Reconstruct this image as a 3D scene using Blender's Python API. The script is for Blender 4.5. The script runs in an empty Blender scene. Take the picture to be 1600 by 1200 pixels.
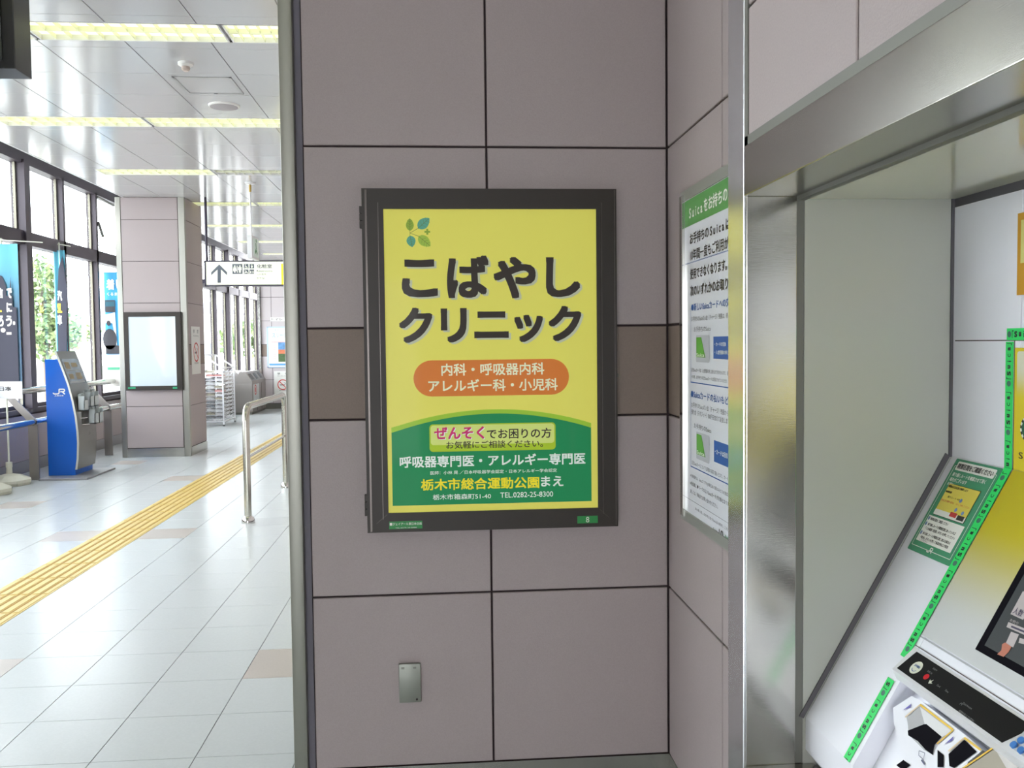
import bpy, bmesh, math, random
from mathutils import Vector, Matrix
random.seed(7)
SC = bpy.context.scene
COL = SC.collection
# ------------------------------------------------------------------ camera, world, exposure
F_PX, YAW, PITCH, ROLL, EYE = 1400.0, 0.0785884, -0.0453058, 0.0110566, 1.55
cy, sy, cp, sp = math.cos(YAW), math.sin(YAW), math.cos(PITCH), math.sin(PITCH)
fw = Vector((sy*cp, cy*cp, sp)); r0 = Vector((cy, -sy, 0)); d0 = fw.cross(r0)
cr, sr = math.cos(ROLL), math.sin(ROLL)
RX = r0*cr + d0*sr; DN = d0*cr - r0*sr
cam_d = bpy.data.cameras.new('camera'); cam = bpy.data.objects.new('camera', cam_d); COL.objects.link(cam)
cam_d.sensor_width = 36.0; cam_d.lens = 36.0*F_PX/1600.0; cam_d.clip_start = 0.02; cam_d.clip_end = 500
UPV = -DN; BK = -fw
cam.matrix_world = Matrix(((RX.x, UPV.x, BK.x, 0), (RX.y, UPV.y, BK.y, 0), (RX.z, UPV.z, BK.z, EYE), (0, 0, 0, 1)))
SC.camera = cam
SC.view_settings.view_transform = 'Standard'; SC.view_settings.look = 'None'
SC.view_settings.exposure = 0.12; SC.view_settings.gamma = 1.0
SC.view_settings.use_curve_mapping = False
W = bpy.data.worlds.new('overcast_sky'); SC.world = W; W.use_nodes = True
bg = W.node_tree.nodes['Background']; bg.inputs[0].default_value = (0.93, 0.96, 1.0, 1); bg.inputs[1].default_value = 11.0
LAMP = 1.1            # strength of the ceiling lamps

EYEV = Vector((0, 0, EYE))
def ray(x, y): return fw + RX*((x-800)/F_PX) + DN*((y-600)/F_PX)
def onX(x, y, X): d = ray(x, y); return EYEV + d*(X/d.x)
def onY(x, y, Y): d = ray(x, y); return EYEV + d*(Y/d.y)
def onZ(x, y, Z): d = ray(x, y); return EYEV + d*((Z-EYE)/d.z)

# ------------------------------------------------------------------ materials
def lin(c):
    return tuple(((v/255)/12.92 if v/255 <= 0.04045 else ((v/255+0.055)/1.055)**2.4) for v in c)
MC = {}
def mat(name, rgb, rough=0.6, metal=0.0, emit=0.0, noise=0.0, nscale=60, bump=0.0, coat=0.0, stretch=None, spec=0.5):
    if name in MC: return MC[name]
    m = bpy.data.materials.new(name); m.use_nodes = True; nt = m.node_tree
    b = nt.nodes['Principled BSDF']; c = lin(rgb) + (1,)
    b.inputs['Base Color'].default_value = c; b.inputs['Roughness'].default_value = rough
    b.inputs['Metallic'].default_value = metal; b.inputs['Specular IOR Level'].default_value = spec
    if coat: b.inputs['Coat Weight'].default_value = coat; b.inputs['Coat Roughness'].default_value = 0.04
    if emit:
        b.inputs['Emission Color'].default_value = c; b.inputs['Emission Strength'].default_value = emit
    if noise or bump:
        tc = nt.nodes.new('ShaderNodeTexCoord'); n = nt.nodes.new('ShaderNodeTexNoise')
        n.inputs['Scale'].default_value = nscale; n.inputs['Detail'].default_value = 4
        if stretch:
            mp = nt.nodes.new('ShaderNodeMapping'); mp.inputs['Scale'].default_value = stretch
            nt.links.new(tc.outputs['Object'], mp.inputs[0]); nt.links.new(mp.outputs[0], n.inputs['Vector'])
        else: nt.links.new(tc.outputs['Object'], n.inputs['Vector'])
        if noise:
            r = nt.nodes.new('ShaderNodeMapRange'); r.inputs[3].default_value = 1-noise; r.inputs[4].default_value = 1+noise
            mx = nt.nodes.new('ShaderNodeVectorMath'); mx.operation = 'SCALE'; mx.inputs[0].default_value = c[:3]
            nt.links.new(n.outputs['Fac'], r.inputs[0]); nt.links.new(r.outputs[0], mx.inputs['Scale'])
            nt.links.new(mx.outputs[0], b.inputs['Base Color'])
        if bump:
            bp = nt.nodes.new('ShaderNodeBump'); bp.inputs['Strength'].default_value = bump; bp.inputs['Distance'].default_value = 0.002
            nt.links.new(n.outputs['Fac'], bp.inputs['Height']); nt.links.new(bp.outputs[0], b.inputs['Normal'])
    MC[name] = m; return m
def glass_mat():
    m = bpy.data.materials.new('window_glass'); m.use_nodes = True; nt = m.node_tree
    for n in list(nt.nodes): nt.nodes.remove(n)
    o = nt.nodes.new('ShaderNodeOutputMaterial'); mx = nt.nodes.new('ShaderNodeMixShader')
    t = nt.nodes.new('ShaderNodeBsdfTransparent'); g = nt.nodes.new('ShaderNodeBsdfGlossy'); f = nt.nodes.new('ShaderNodeLayerWeight'); pw = nt.nodes.new('ShaderNodeMath'); pw.operation = 'POWER'; pw.inputs[1].default_value = 4.0
    t.inputs[0].default_value = (0.95, 0.97, 0.97, 1); g.inputs['Roughness'].default_value = 0.02; f.inputs['Blend'].default_value = 0.5; ml = nt.nodes.new('ShaderNodeMath'); ml.operation = 'MULTIPLY_ADD'; ml.inputs[1].default_value = 0.5; ml.inputs[2].default_value = 0.03
    nt.links.new(f.outputs['Facing'], pw.inputs[0]); nt.links.new(pw.outputs[0], ml.inputs[0]); nt.links.new(ml.outputs[0], mx.inputs[0]); nt.links.new(t.outputs[0], mx.inputs[1]); nt.links.new(g.outputs[0], mx.inputs[2])
    nt.links.new(mx.outputs[0], o.inputs[0]); return m
GLASS = glass_mat()
def gradient_mat(name, axis, a, b, c0, c1, rough=0.4):
    m = bpy.data.materials.new(name); m.use_nodes = True; nt = m.node_tree; p = nt.nodes['Principled BSDF']
    tc = nt.nodes.new('ShaderNodeTexCoord'); s = nt.nodes.new('ShaderNodeSeparateXYZ'); r = nt.nodes.new('ShaderNodeMapRange')
    cr_ = nt.nodes.new('ShaderNodeValToRGB'); r.inputs[1].default_value = a; r.inputs[2].default_value = b
    r.interpolation_type = 'SMOOTHSTEP'
    cr_.color_ramp.elements[0].color = lin(c0)+(1,); cr_.color_ramp.elements[1].color = lin(c1)+(1,)
    nt.links.new(tc.outputs['Object'], s.inputs[0]); nt.links.new(s.outputs['XYZ'.index(axis)], r.inputs[0])
    nt.links.new(r.outputs[0], cr_.inputs[0]); nt.links.new(cr_.outputs[0], p.inputs['Base Color'])
    p.inputs['Roughness'].default_value = rough; MC[name] = m; return m
PANEL = mat('mauve_wall_panel', (168, 156, 155), 0.55, noise=0.10, nscale=260, bump=0.25)
BAND = mat('brown_band_panel', (133, 117, 107), 0.6, noise=0.12, nscale=260, bump=0.25)
JOINT = mat('dark_joint', (52, 40, 42), 0.9)
STEEL = mat('brushed_steel', (184, 182, 176), 0.17, 1.0, noise=0.06, nscale=40, bump=0.05, stretch=(1, 1, 25))
STEELH = mat('brushed_steel_beam', (184, 182, 176), 0.2, 1.0, noise=0.06, nscale=40, bump=0.05, stretch=(20, 1, 20))
DSTEEL = mat('dull_steel', (118, 118, 112), 0.5, 0.8)
CHROME = mat('polished_steel', (205, 205, 200), 0.12, 1.0)
BRONZE = mat('bronze_aluminium', (38, 29, 20), 0.5, 0.0, noise=0.05, nscale=30)
MULL = mat('dark_mullion', (62, 54, 62), 0.45, 0.2)
MULL_LIT = mat('mullion_lit_edge', (130, 126, 112), 0.45, 0.4)  # sunlit edge of the mullions painted as a lighter tone
CEIL = mat('ceiling_white', (190, 190, 191), 0.14, spec=0.6)
CJ = mat('ceiling_joint', (120, 116, 116), 0.8)
TILE = mat('floor_tile_white', (188, 193, 194), 0.24, noise=0.05, nscale=90, bump=0.05, spec=0.3)
TILEP = mat('floor_tile_pink', (176, 168, 161), 0.28, noise=0.10, nscale=160)
GROUT = mat('floor_grout', (112, 112, 114), 0.9)
TACT = mat('tactile_yellow', (208, 182, 104), 0.4)
GROOVE = mat('tactile_groove', (168, 130, 52), 0.7)
WHITE = mat('white_plastic', (226, 226, 222), 0.45)
WPAINT = mat('white_paint', (222, 222, 224), 0.35)
BLACK = mat('black_plastic', (16, 15, 18), 0.3)
SLOT = mat('slot_black', (14, 12, 20), 0.85, spec=0.1)
GREYP = mat('niche_paint', (178, 180, 172), 0.3)
MACH = mat('machine_white', (236, 237, 244), 0.42)
MACHG = mat('machine_grey', (150, 150, 150), 0.5)
INK = mat('black_ink', (42, 38, 36), 0.4)
GREYINK = mat('grey_ink', (112, 116, 118), 0.5)
WINK = mat('white_ink', (236, 236, 228), 0.5)
BLUEINK = mat('blue_ink', (40, 88, 160), 0.5)
REDINK = mat('red_ink', (205, 60, 55), 0.5)
GREEN = mat('sign_green', (28, 135, 62), 0.45)
YEL = mat('poster_yellow', (226, 219, 98), 0.5, emit=0.19, coat=0.05, spec=0.3)

# ------------------------------------------------------------------ mesh builder
BASE = {}
class MB:
    def __init__(s): s.v = []; s.f = []; s.mi = []; s.cur = 0
    def add(s, vs, fs):
        o = len(s.v); s.v += [Vector(v) for v in vs]
        for f in fs: s.f.append([i+o for i in f]); s.mi.append(s.cur)
        return s
    def box(s, x0, x1, y0, y1, z0, z1):
        if x0 > x1: x0, x1 = x1, x0
        if y0 > y1: y0, y1 = y1, y0
        if z0 > z1: z0, z1 = z1, z0
        return s.add([(x0,y0,z0),(x1,y0,z0),(x1,y1,z0),(x0,y1,z0),(x0,y0,z1),(x1,y0,z1),(x1,y1,z1),(x0,y1,z1)],
              [(0,3,2,1),(4,5,6,7),(0,1,5,4),(1,2,6,5),(2,3,7,6),(3,0,4,7)])
    def cbox(s, x0, x1, y0, y1, z0, z1, c=0.003):        # box with chamfered edges
        bm = bmesh.new(); t = MB(); t.box(x0, x1, y0, y1, z0, z1)
        vs = [bm.verts.new(v) for v in t.v]
        for f in t.f: bm.faces.new([vs[i] for i in f])
        bmesh.ops.bevel(bm, geom=bm.edges[:], offset=c, segments=2, affect='EDGES', profile=0.6)
        bm.verts.ensure_lookup_table(); bm.verts.index_update()
        s.add([v.co.copy() for v in bm.verts], [[v.index for v in f.verts] for f in bm.faces]); bm.free(); return s
    def prism(s, pts, d):                                 # polygon (3-D points) extruded by vector d
        n = len(pts); d = Vector(d); p = [Vector(q) for q in pts]
        nr = Vector((0, 0, 0))
        for i in range(n): nr += (p[i]-p[0]).cross(p[(i+1) % n]-p[0])
        fl = nr.dot(d) > 0
        a = list(range(n)); b = list(range(n, 2*n))
        fs = [a[::-1] if fl else a, b if fl else b[::-1]]
        for i in range(n):
            j = (i+1) % n; fs.append([i, j, n+j, n+i] if fl else [j, i, n+i, n+j])
        return s.add(p+[q+d for q in p], fs)
    def bar(s, a, b, w, h=None):                          # rectangular bar between two points
        a = Vector(a); b = Vector(b); h = h or w; t = (b-a).normalized()
        u = t.cross(Vector((0, 0, 1))) if abs(t.z) < 0.95 else t.cross(Vector((0, 1, 0)))
        u.normalize(); v = t.cross(u)
        q = [a-u*w/2-v*h/2, a+u*w/2-v*h/2, a+u*w/2+v*h/2, a-u*w/2+v*h/2]
        return s.prism(q, b-a)
    def tube(s, path, r, n=12, caps=True):
        path = [Vector(p) for p in path]; rings = []; m = len(path)
        rr = r if isinstance(r, (list, tuple)) else [r]*m
        up = None
        for i, p in enumerate(path):
            t = (path[min(i+1, m-1)]-path[max(i-1, 0)]).normalized()
            if up is None: up = t.cross(Vector((0, 0, 1))) if abs(t.z) < 0.9 else t.cross(Vector((1, 0, 0)))
            up = (up - t*up.dot(t)).normalized(); w = t.cross(up)
            rings.append([p+(up*math.cos(a)+w*math.sin(a))*rr[i] for a in [2*math.pi*k/n for k in range(n)]])
        vs = [v for rg in rings for v in rg]; fs = []
        for i in range(m-1):
            for k in range(n):
                k2 = (k+1) % n; fs.append([i*n+k, i*n+k2, (i+1)*n+k2, (i+1)*n+k])
        if caps: fs.append(list(range(n))[::-1]); fs.append([(m-1)*n+k for k in range(n)])
        return s.add(vs, fs)
    def lathe(s, c, axis, prof, n=24):                    # prof: (radius, height) along axis
        c = Vector(c); ax = Vector(axis).normalized()
        u = ax.cross(Vector((0, 0, 1))) if abs(ax.z) < 0.9 else Vector((1, 0, 0)); u.normalize(); w = ax.cross(u)
        vs = []; fs = []
        for (r, h) in prof:
            for k in range(n):
                a = 2*math.pi*k/n; vs.append(c+ax*h+(u*math.cos(a)+w*math.sin(a))*r)
        for i in range(len(prof)-1):
            for k in range(n):
                k2 = (k+1) % n; fs.append([i*n+k, i*n+k2, (i+1)*n+k2, (i+1)*n+k])
        fs.append(list(range(n))[::-1]); fs.append([(len(prof)-1)*n+k for k in range(n)])
        return s.add(vs, fs)
def tag(o, label=None, cat=None, group=None, kind=None):
    if label: o['label'] = label
    if cat: o['category'] = cat
    if group: o['group'] = group
    if kind: o['kind'] = kind
    return o
def thing(name, loc, label=None, cat=None, group=None, kind=None):
    o = bpy.data.objects.new(name, None); COL.objects.link(o); o.location = loc; o.empty_display_size = 0.05
    BASE[o] = Vector(loc); return tag(o, label, cat, group, kind)
def build(mb, name, mats, parent=None, smooth=False, label=None, cat=None, group=None, kind=None):
    if not isinstance(mats, (list, tuple)): mats = [mats]
    if parent is not None: base = BASE[parent]
    else:
        xs = [v.x for v in mb.v]; ys = [v.y for v in mb.v]; zs = [v.z for v in mb.v]
        base = Vector(((min(xs)+max(xs))/2, (min(ys)+max(ys))/2, min(zs)))
    me = bpy.data.meshes.new(name)
    me.from_pydata([v-base for v in mb.v], [], mb.f); 
    for m in mats: me.materials.append(m)
    if len(mats) > 1: me.polygons.foreach_set('material_index', mb.mi)
    if smooth:
        me.polygons.foreach_set('use_smooth', [True]*len(me.polygons))
        try: me.set_sharp_from_angle(angle=math.radians(38))
        except Exception: pass
    me.update()
    o = bpy.data.objects.new(name, me); COL.objects.link(o)
    if parent is not None: o.parent = parent
    else: o.location = base
    BASE[o] = base
    return tag(o, label, cat, group, kind)
def build_each(mb, name, m, parent, smooth=False):
    par = list(range(len(mb.v)))
    def find(i):
        while par[i] != i: par[i] = par[par[i]]; i = par[i]
        return i
    for f in mb.f:
        for i in f[1:]: par[find(i)] = find(f[0])
    groups = {}
    for f in mb.f: groups.setdefault(find(f[0]), []).append(f)
    for fs in groups.values():
        q = MB(); ids = sorted(set(i for f in fs for i in f)); mp = {i: k for k, i in enumerate(ids)}
        q.add([mb.v[i] for i in ids], [[mp[i] for i in f] for f in fs]); build(q, name, m, parent, smooth)
def copy_thing(root, delta, label=None):
    c = root.copy(); COL.objects.link(c); c.location = root.location + Vector(delta)
    def kids(src, dst):
        for ch in list(src.children):
            k = ch.copy(); COL.objects.link(k); k.parent = dst; kids(ch, k)
    kids(root, c)
    if label: c['label'] = label
    return c

# ------------------------------------------------------------------ text and flat print
TC = {}
def text_mesh(s, bold):
    key = (s, bold)
    if key in TC: return TC[key]
    cu = bpy.data.curves.new('t', 'FONT'); cu.body = s; cu.size = 1.0; cu.resolution_u = 3
    ob = bpy.data.objects.new('t', cu); COL.objects.link(ob)
    dg = bpy.context.evaluated_depsgraph_get(); dg.update()
    me = bpy.data.meshes.new_from_object(ob.evaluated_get(dg))
    vs = [v.co.copy() for v in me.vertices]; fs = [list(p.vertices) for p in me.polygons]
    bpy.data.objects.remove(ob); bpy.data.curves.remove(cu); bpy.data.meshes.remove(me)
    TC[key] = (vs, fs); return TC[key]
class Plane:
    """flat face: origin O, right U, up V; N points at the reader"""
    def __init__(s, O, U, V):
        s.O = Vector(O); s.U = Vector(U).normalized(); s.V = Vector(V).normalized(); s.N = s.U.cross(s.V)
    def P(s, u, v, off=0): return s.O + s.U*u + s.V*v + s.N*off
    def px(s, x, y, off=0):
        d = ray(x, y); o = s.O + s.N*off; t = (o-EYEV).dot(s.N)/d.dot(s.N); p = EYEV+d*t-o
        return (p.dot(s.U), p.dot(s.V))
    def poly(s, mb, pts, off, th=0.0):
        q = [s.P(u, v, off) for u, v in pts]
        if th: mb.prism(q, -s.N*th)
        else:
            a = sum((pts[i][0]*pts[(i+1) % len(pts)][1]-pts[(i+1) % len(pts)][0]*pts[i][1]) for i in range(len(pts)))
            if a < 0: q = q[::-1]
            mb.add(q, [list(range(len(q)))])
    def rect(s, mb, u0, u1, v0, v1, off, th=0.0):
        if u0 > u1: u0, u1 = u1, u0
        if v0 > v1: v0, v1 = v1, v0
        s.poly(mb, [(u0, v0), (u1, v0), (u1, v1), (u0, v1)], off, th)
    def rrect(s, mb, u0, u1, v0, v1, r, off, th=0.0, n=8):
        if u0 > u1: u0, u1 = u1, u0
        if v0 > v1: v0, v1 = v1, v0
        r = min(r, (u1-u0)/2*0.999, (v1-v0)/2*0.999); pts = []
        for cx, cy_, a0 in ((u1-r, v0+r, -90), (u1-r, v1-r, 0), (u0+r, v1-r, 90), (u0+r, v0+r, 180)):
            for k in range(n+1):
                a = math.radians(a0+90*k/n); pts.append((cx+r*math.cos(a), cy_+r*math.sin(a)))
        s.poly(mb, pts, off, th)
    def disc(s, mb, cu, cv, ru, rv, off, th=0.0, n=24):
        s.poly(mb, [(cu+ru*math.cos(2*math.pi*k/n), cv+rv*math.sin(2*math.pi*k/n)) for k in range(n)], off, th)
    def ring(s, mb, cu, cv, r1, r2, off, a0=0, a1=360, n=32):
        for k in range(n):
            a = math.radians(a0+(a1-a0)*k/n); b = math.radians(a0+(a1-a0)*(k+1)/n)
            s.poly(mb, [(cu+r1*math.cos(a), cv+r1*math.sin(a)), (cu+r2*math.cos(a), cv+r2*math.sin(a)),
                        (cu+r2*math.cos(b), cv+r2*math.sin(b)), (cu+r1*math.cos(b), cv+r1*math.sin(b))], off)
    def stroke(s, mb, pts, w, off, th=0.0):
        for (a, b) in zip(pts[:-1], pts[1:]):
            a = Vector(a); b = Vector(b); t = (b-a).normalized(); n = Vector((-t.y, t.x))*w/2
            s.poly(mb, [tuple(a-n), tuple(b-n), tuple(b+n), tuple(a+n)], off, th)
    def text(s, mb, string, u0, u1, v0, v1, off, bold=0.0):
        vs, fs = text_mesh(string, 0)
        if not vs: return
        xs = [v.x for v in vs]; ys = [v.y for v in vs]
        x0, x1, y0, y1 = min(xs), max(xs), min(ys), max(ys)
        sz = (v1-v0)/max(y1-y0, 0.3); b = max(bold, 0)*sz*0.62
        dirs = [(0, 0)] if b == 0 else ([(1, 1), (1, -1), (-1, 1), (-1, -1)] if bold < 0.04 else [(0.9, 0), (0.9, 0.9), (0, 0.9), (-0.9, 0.9), (-0.9, 0), (-0.9, -0.9), (0, -0.9), (0.9, -0.9)])
        u0 += b; u1 -= b; v0 += b; v1 -= b
        su = (u1-u0)/max(x1-x0, 1e-6); sv = (v1-v0)/max(y1-y0, 1e-6)
        for k, (dx, dy) in enumerate(dirs):
            mb.add([s.P(u0+(v.x-x0)*su+dx*b, v0+(v.y-y0)*sv+dy*b, off+k*0.00003) for v in vs], fs)
    def tpx(s, mb, string, xl, yt, yb, xr, off, bold=0.0):    # left x, top and bottom y at the left end, right x
        a = s.px(xl, yt); b = s.px(xl, yb); c = s.px(xr, yb)
        s.text(mb, string, a[0], c[0], b[1], a[1], off, bold)
    def sub(s, u, v, du, dv):                                  # plane with turned axes, same normal
        return Plane(s.P(u, v), s.U*du[0]+s.V*du[1], s.U*dv[0]+s.V*dv[1])
def jr_mark(pl, mb, u0, u1, v0, v1, off):
    w = u1-u0; h = v1-v0
    q = lambda x, y: (u0+w*x, v0+h*y)
    t = h*0.2
    pl.stroke(mb, [q(.02, .30), q(.02, .16), q(.10, .09), q(.36, .09), q(.46, .16), q(.50, .30), q(.50, .91), q(.86, .91), q(.95, .82), q(.95, .58), q(.86, .46), q(.60, .46)], t, off)
    pl.stroke(mb, [q(.74, .46), q(.97, .02)], t, off+0.0001)

# ------------------------------------------------------------------ slab walls with separate panels
PMC = {}
def slab(parent, name, m, pl, u0, u1, v0, v1, t, ch=0.002, kind=None):
    w = round(u1-u0, 4); h = round(v1-v0, 4); key = (name, m.name, tuple(round(c, 3) for c in pl.N), w, h, t)
    if key not in PMC:
        pts = []
        for (a, b, c) in ((0, 0, 0), (w, 0, 0), (w, h, 0), (0, h, 0)): pts.append(pl.U*a+pl.V*b)
        mid = [p+pl.N*(t-ch) for p in pts]
        top = [pl.U*a+pl.V*b+pl.N*t for (a, b) in ((ch, ch), (w-ch, ch), (w-ch, h-ch), (ch, h-ch))]
        me = bpy.data.meshes.new(name); fs = [(3, 2, 1, 0)]
        for i in range(4):
            j = (i+1) % 4; fs += [(i, j, 4+j, 4+i), (4+i, 4+j, 8+j, 8+i)]
        fs.append((8, 9, 10, 11)); me.from_pydata(pts+mid+top, [], fs); me.materials.append(m); me.update(); PMC[key] = me
    o = bpy.data.objects.new(name, PMC[key]); COL.objects.link(o); o.parent = parent
    o.location = pl.P(u0, v0) - BASE[parent]; BASE[o] = BASE[parent]
    if kind: o['kind'] = kind
    return o
def panels(parent, pl, us, rows, t=0.008, g=0.0035):
    """us: joint positions; rows: (v0, v1, material)"""
    for a, b in zip(us[:-1], us[1:]):
        for (v0, v1, m) in rows: slab(parent, 'wall_panel', m, pl, a+g, b-g, v0+g, v1-g, t)
ROWS = [(0.136, 0.717, PANEL), (0.717, 1.305, PANEL), (1.305, 1.606, BAND), (1.606, 2.195, PANEL), (2.195, 2.78, PANEL), (2.78, 3.365, PANEL), (3.365, 3.647, PANEL)]
H_C = 3.647
YA = 2.97; XB = 0.769; XC = 0.61; YN = 1.736

# wall facing the camera
wa = build(MB().box(-0.50, XB+0.1, YA+0.009, YA+0.12, 0, H_C), 'wall_back', JOINT, kind='structure')
A = Plane((0, YA+0.009, 0), (1, 0, 0), (0, 0, 1))
panels(wa, A, [-0.437, 0.158, XB-0.008], ROWS, 0.009)
build(MB().box(-0.437, XB-0.004, YA+0.001, YA+0.009, 0.0, 0.134), 'baseboard_back', STEELH, kind='structure')
mb = MB().cbox(-0.504, -0.458, YA-0.022, YA+0.16, 0, H_C, 0.009)
build(mb, 'trim_1', mat('satin_post', (152, 151, 143), 0.46, 1.0), smooth=True, kind='structure')
build(MB().box(-0.459, -0.437, YA+0.004, YA+0.03, 0, H_C), 'trim_11', mat('gap_violet', (108, 105, 114), 0.8), kind='structure')
# passage side of that wall, running away from the camera
ws = build(MB().box(-0.49, -0.40, YA+0.16, 22.5, 0, H_C), 'wall_passage', JOINT, kind='structure')
PS = Plane((-0.49, YA+0.16, 0), (0, 1, 0), (0, 0, 1)); PS = Plane((-0.49, 22.5, 0), (0, -1, 0), (0, 0, 1))
for k in range(0, 17): pass
L_ = 22.5-YA-0.16
slabN = 8
for k in range(slabN):
    for (v0, v1, m) in ROWS: slab(ws, 'wall_panel', m, PS, L_*k/slabN+0.004, L_*(k+1)/slabN-0.004, v0+0.004, v1-0.004, 0.008)
# short wall on the right, with the notice board
wb = build(MB().box(XB+0.001, XB+0.12, 1.83, YA+0.12, 0, H_C), 'wall_right', JOINT, kind='structure')
B = Plane((XB+0.001, YA, 0), (0, -1, 0), (0, 0, 1))
panels(wb, B, [0.006, 0.588, 1.14], ROWS, 0.009)
build(MB().box(XB-0.006, XB+0.001, 1.83, YA, 0, 0.134), 'baseboard_right', STEELH, kind='structure')
# machine wall with its recess
wc = build(MB().box(XC+0.001, 1.9, 1.745, 1.83, 0, H_C).box(XC+0.001, 1.9, -4.0, 1.745, 1.935, H_C).box(XC+0.02, 1.9, -4.0, -1.2, 0, 1.935), 'wall_machines', JOINT, kind='structure')
Cp = Plane((XC, 1.722, 0), (0, -1, 0), (0, 0, 1))
ys = [0, 0.459, 1.05, 1.64, 2.23, 2.82, 3.41, 4.0]
for a, b in zip(ys[:-1], ys[1:]):
    for v0, v1 in ((1.945, 2.195), (2.195, 2.78), (2.78, 3.365), (3.365, H_C)):
        slab(wc, 'wall_panel', PANEL, Cp, a+0.003, b-0.003, v0+0.003, v1-0.003, 0.008)
build(MB().cbox(XC-0.006, 0.706, YN, 1.830, 0, 1.834, 0.001).cbox(XC-0.006, XC+0.03, 1.738, 1.830, 1.833, H_C, 0.002), 'trim_2', STEEL, kind='structure')
build(MB().cbox(XC-0.012, XC-0.006, YN, 1.832, 0, H_C, 0.0015), 'trim_10', mat('steel_window_glare', (232, 234, 238), 0.24, 1.0, noise=0.05, nscale=40, stretch=(1, 1, 25)), kind='structure')  # post face in brighter steel, window glare put into its base colour
build(MB().cbox(XC-0.012, 0.706, -1.2, YN+0.001, 1.834, 1.930, 0.0015), 'trim_3', STEELH, kind='structure')
build(MB().box(XC-0.010, XC+0.002, -1.2, 1.736, 1.930, 1.949).box(XC-0.010, XC+0.002, 1.719, 1.738, 1.930, H_C), 'trim_4', DSTEEL, kind='structure')
build(MB().box(0.706, 0.722, -1.2, 1.76, 1.826, 1.836).box(0.706, 0.722, 1.738, 1.76, 0.69, 1.83), 'trim_5', mat('dark_gap', (112, 112, 106), 0.6), kind='structure')
nl = build(MB().box(0.722, 1.9, YN, YN+0.03, 0.5, 1.829), 'wall_recess', GREYP, kind='structure')
build(MB().box(0.722, 1.9, -1.2, YN, 1.829, 1.86), 'ceiling_recess', mat('recess_soffit', (212, 212, 198), 0.12, coat=0.3), kind='structure')
build(MB().box(1.024, 1.034, YN-0.0035, YN, 1.31, 1.829).prism([(x, YN-0.0035, z) for x, z in ((1.026, 1.312), (1.017, 1.318), (0.713, 0.788), (0.722, 0.784))], (0, 0.003, 0)).box(1.03, 1.2, -1.2, YN, 1.813, 1.829), 'shadow_gap_strip', mat('shadow_gap_grey', (88, 86, 90), 0.8), kind='structure')  # dark strips painted in for the shadow gaps round the machine
build(MB().cbox(XC-0.012, 0.745, -1.2, YN, 0.0, 0.69, 0.003), 'trim_7', STEELH, kind='structure')

# ------------------------------------------------------------------ floor
fl = build(MB().box(-5.25, 1.9, -6, 26.4, -0.12, -0.004), 'floor', GROUT, kind='structure')
FP = Plane((0, 0, -0.004), (1, 0, 0), (0, 1, 0))
tw, td, tx0, ty0 = 0.3835, 0.40, -0.949, 4.203
cells = []
for i in range(-12, 5):
    for j in range(-23, 46):
        x0 = tx0+tw*i; y0 = ty0+td*j
        if i == -5: continue
        cells.append((x0, y0, i, j))
def seen(x0, y0):
    c = Vector((x0+tw/2, y0+td/2, 0))-EYEV; z = c.dot(fw)
    if z < 0.3: return False
    px = 800+F_PX*c.dot(RX)/z; py = 600+F_PX*c.dot(DN)/z
    return -40 < px < 500 and py < 1260 and y0 > 2.9 and x0 > -5.2
PINK = {(0, 0), (-4, 0), (-4, 8), (-6, 8), (-6, 16), (0, 8), (-9, 12), (-9, 20), (-9, 24)}
vis = sorted([c for c in cells if seen(c[0], c[1])], key=lambda c: c[0]**2+c[1]**2)
near = set((c[2], c[3]) for c in vis[:280])
sm = MB()
for (x0, y0, i, j) in cells:
    x1 = min(x0+tw, 1.6); xa = max(x0, -5.22)
    if x1-xa < 0.02: continue
    gx, gy = 0.0016, 0.0012
    if (i, j) in near and x0 > -5.2:
        slab(fl, 'floor_tile', TILEP if (i, j) in PINK else TILE, FP, xa+gx, x1-gx, y0+gy, y0+td-gy, 0.004, 0.0005)
    else:
        sm.cur = 1 if (i, j) in PINK else 0
        sm.box(xa+gx, x1-gx, y0+gy, y0+td-gy, -0.004, 0)
build(sm, 'floor_tile_field', [TILE, TILEP], fl, kind='stuff')
# tactile paving: one block per tile of its column
def tact_mb(x0, y0):
    m = MB(); m.cur = 0
    m.box(x0+0.0015, x0+tw-0.0015, y0+0.002, y0+td-0.002, -0.004, 0.0015)
    m.cur = 1
    for k in range(5):
        xc = x0+0.058+k*0.067
        m.box(xc-0.005, xc+0.005, y0+0.002, y0+td-0.002, 0.001, 0.0032)
    m.cur = 0
    for k in range(6):
        xa = x0+0.012 if k == 0 else x0+0.058+(k-1)*0.067+0.010; xb = x0+tw-0.012 if k == 5 else x0+0.058+k*0.067-0.010
        m.prism([(xa, y0+0.012, 0.0015), (xb, y0+0.012, 0.0015), (xb-0.005, y0+0.012, 0.0045), (xa+0.005, y0+0.012, 0.0045)], (0, td-0.024, 0))
    return m
tp = thing('tactile_paving', (tx0-5*tw+tw/2, ty0, 0), 'yellow ribbed tactile paving strip running down the tiled concourse floor', 'tactile paving')
tme = None
for j in range(-6, 45):
    y0 = ty0+td*j
    if tme is None:
        o0 = build(tact_mb(tx0-5*tw, ty0), 'tactile_tile', [TACT, GROOVE], tp); tme = o0.data; o0.location = (0, td*j, 0)
    else:
        o = bpy.data.objects.new('tactile_tile', tme); COL.objects.link(o); o.parent = tp; o.location = (0, td*j, 0)

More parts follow.
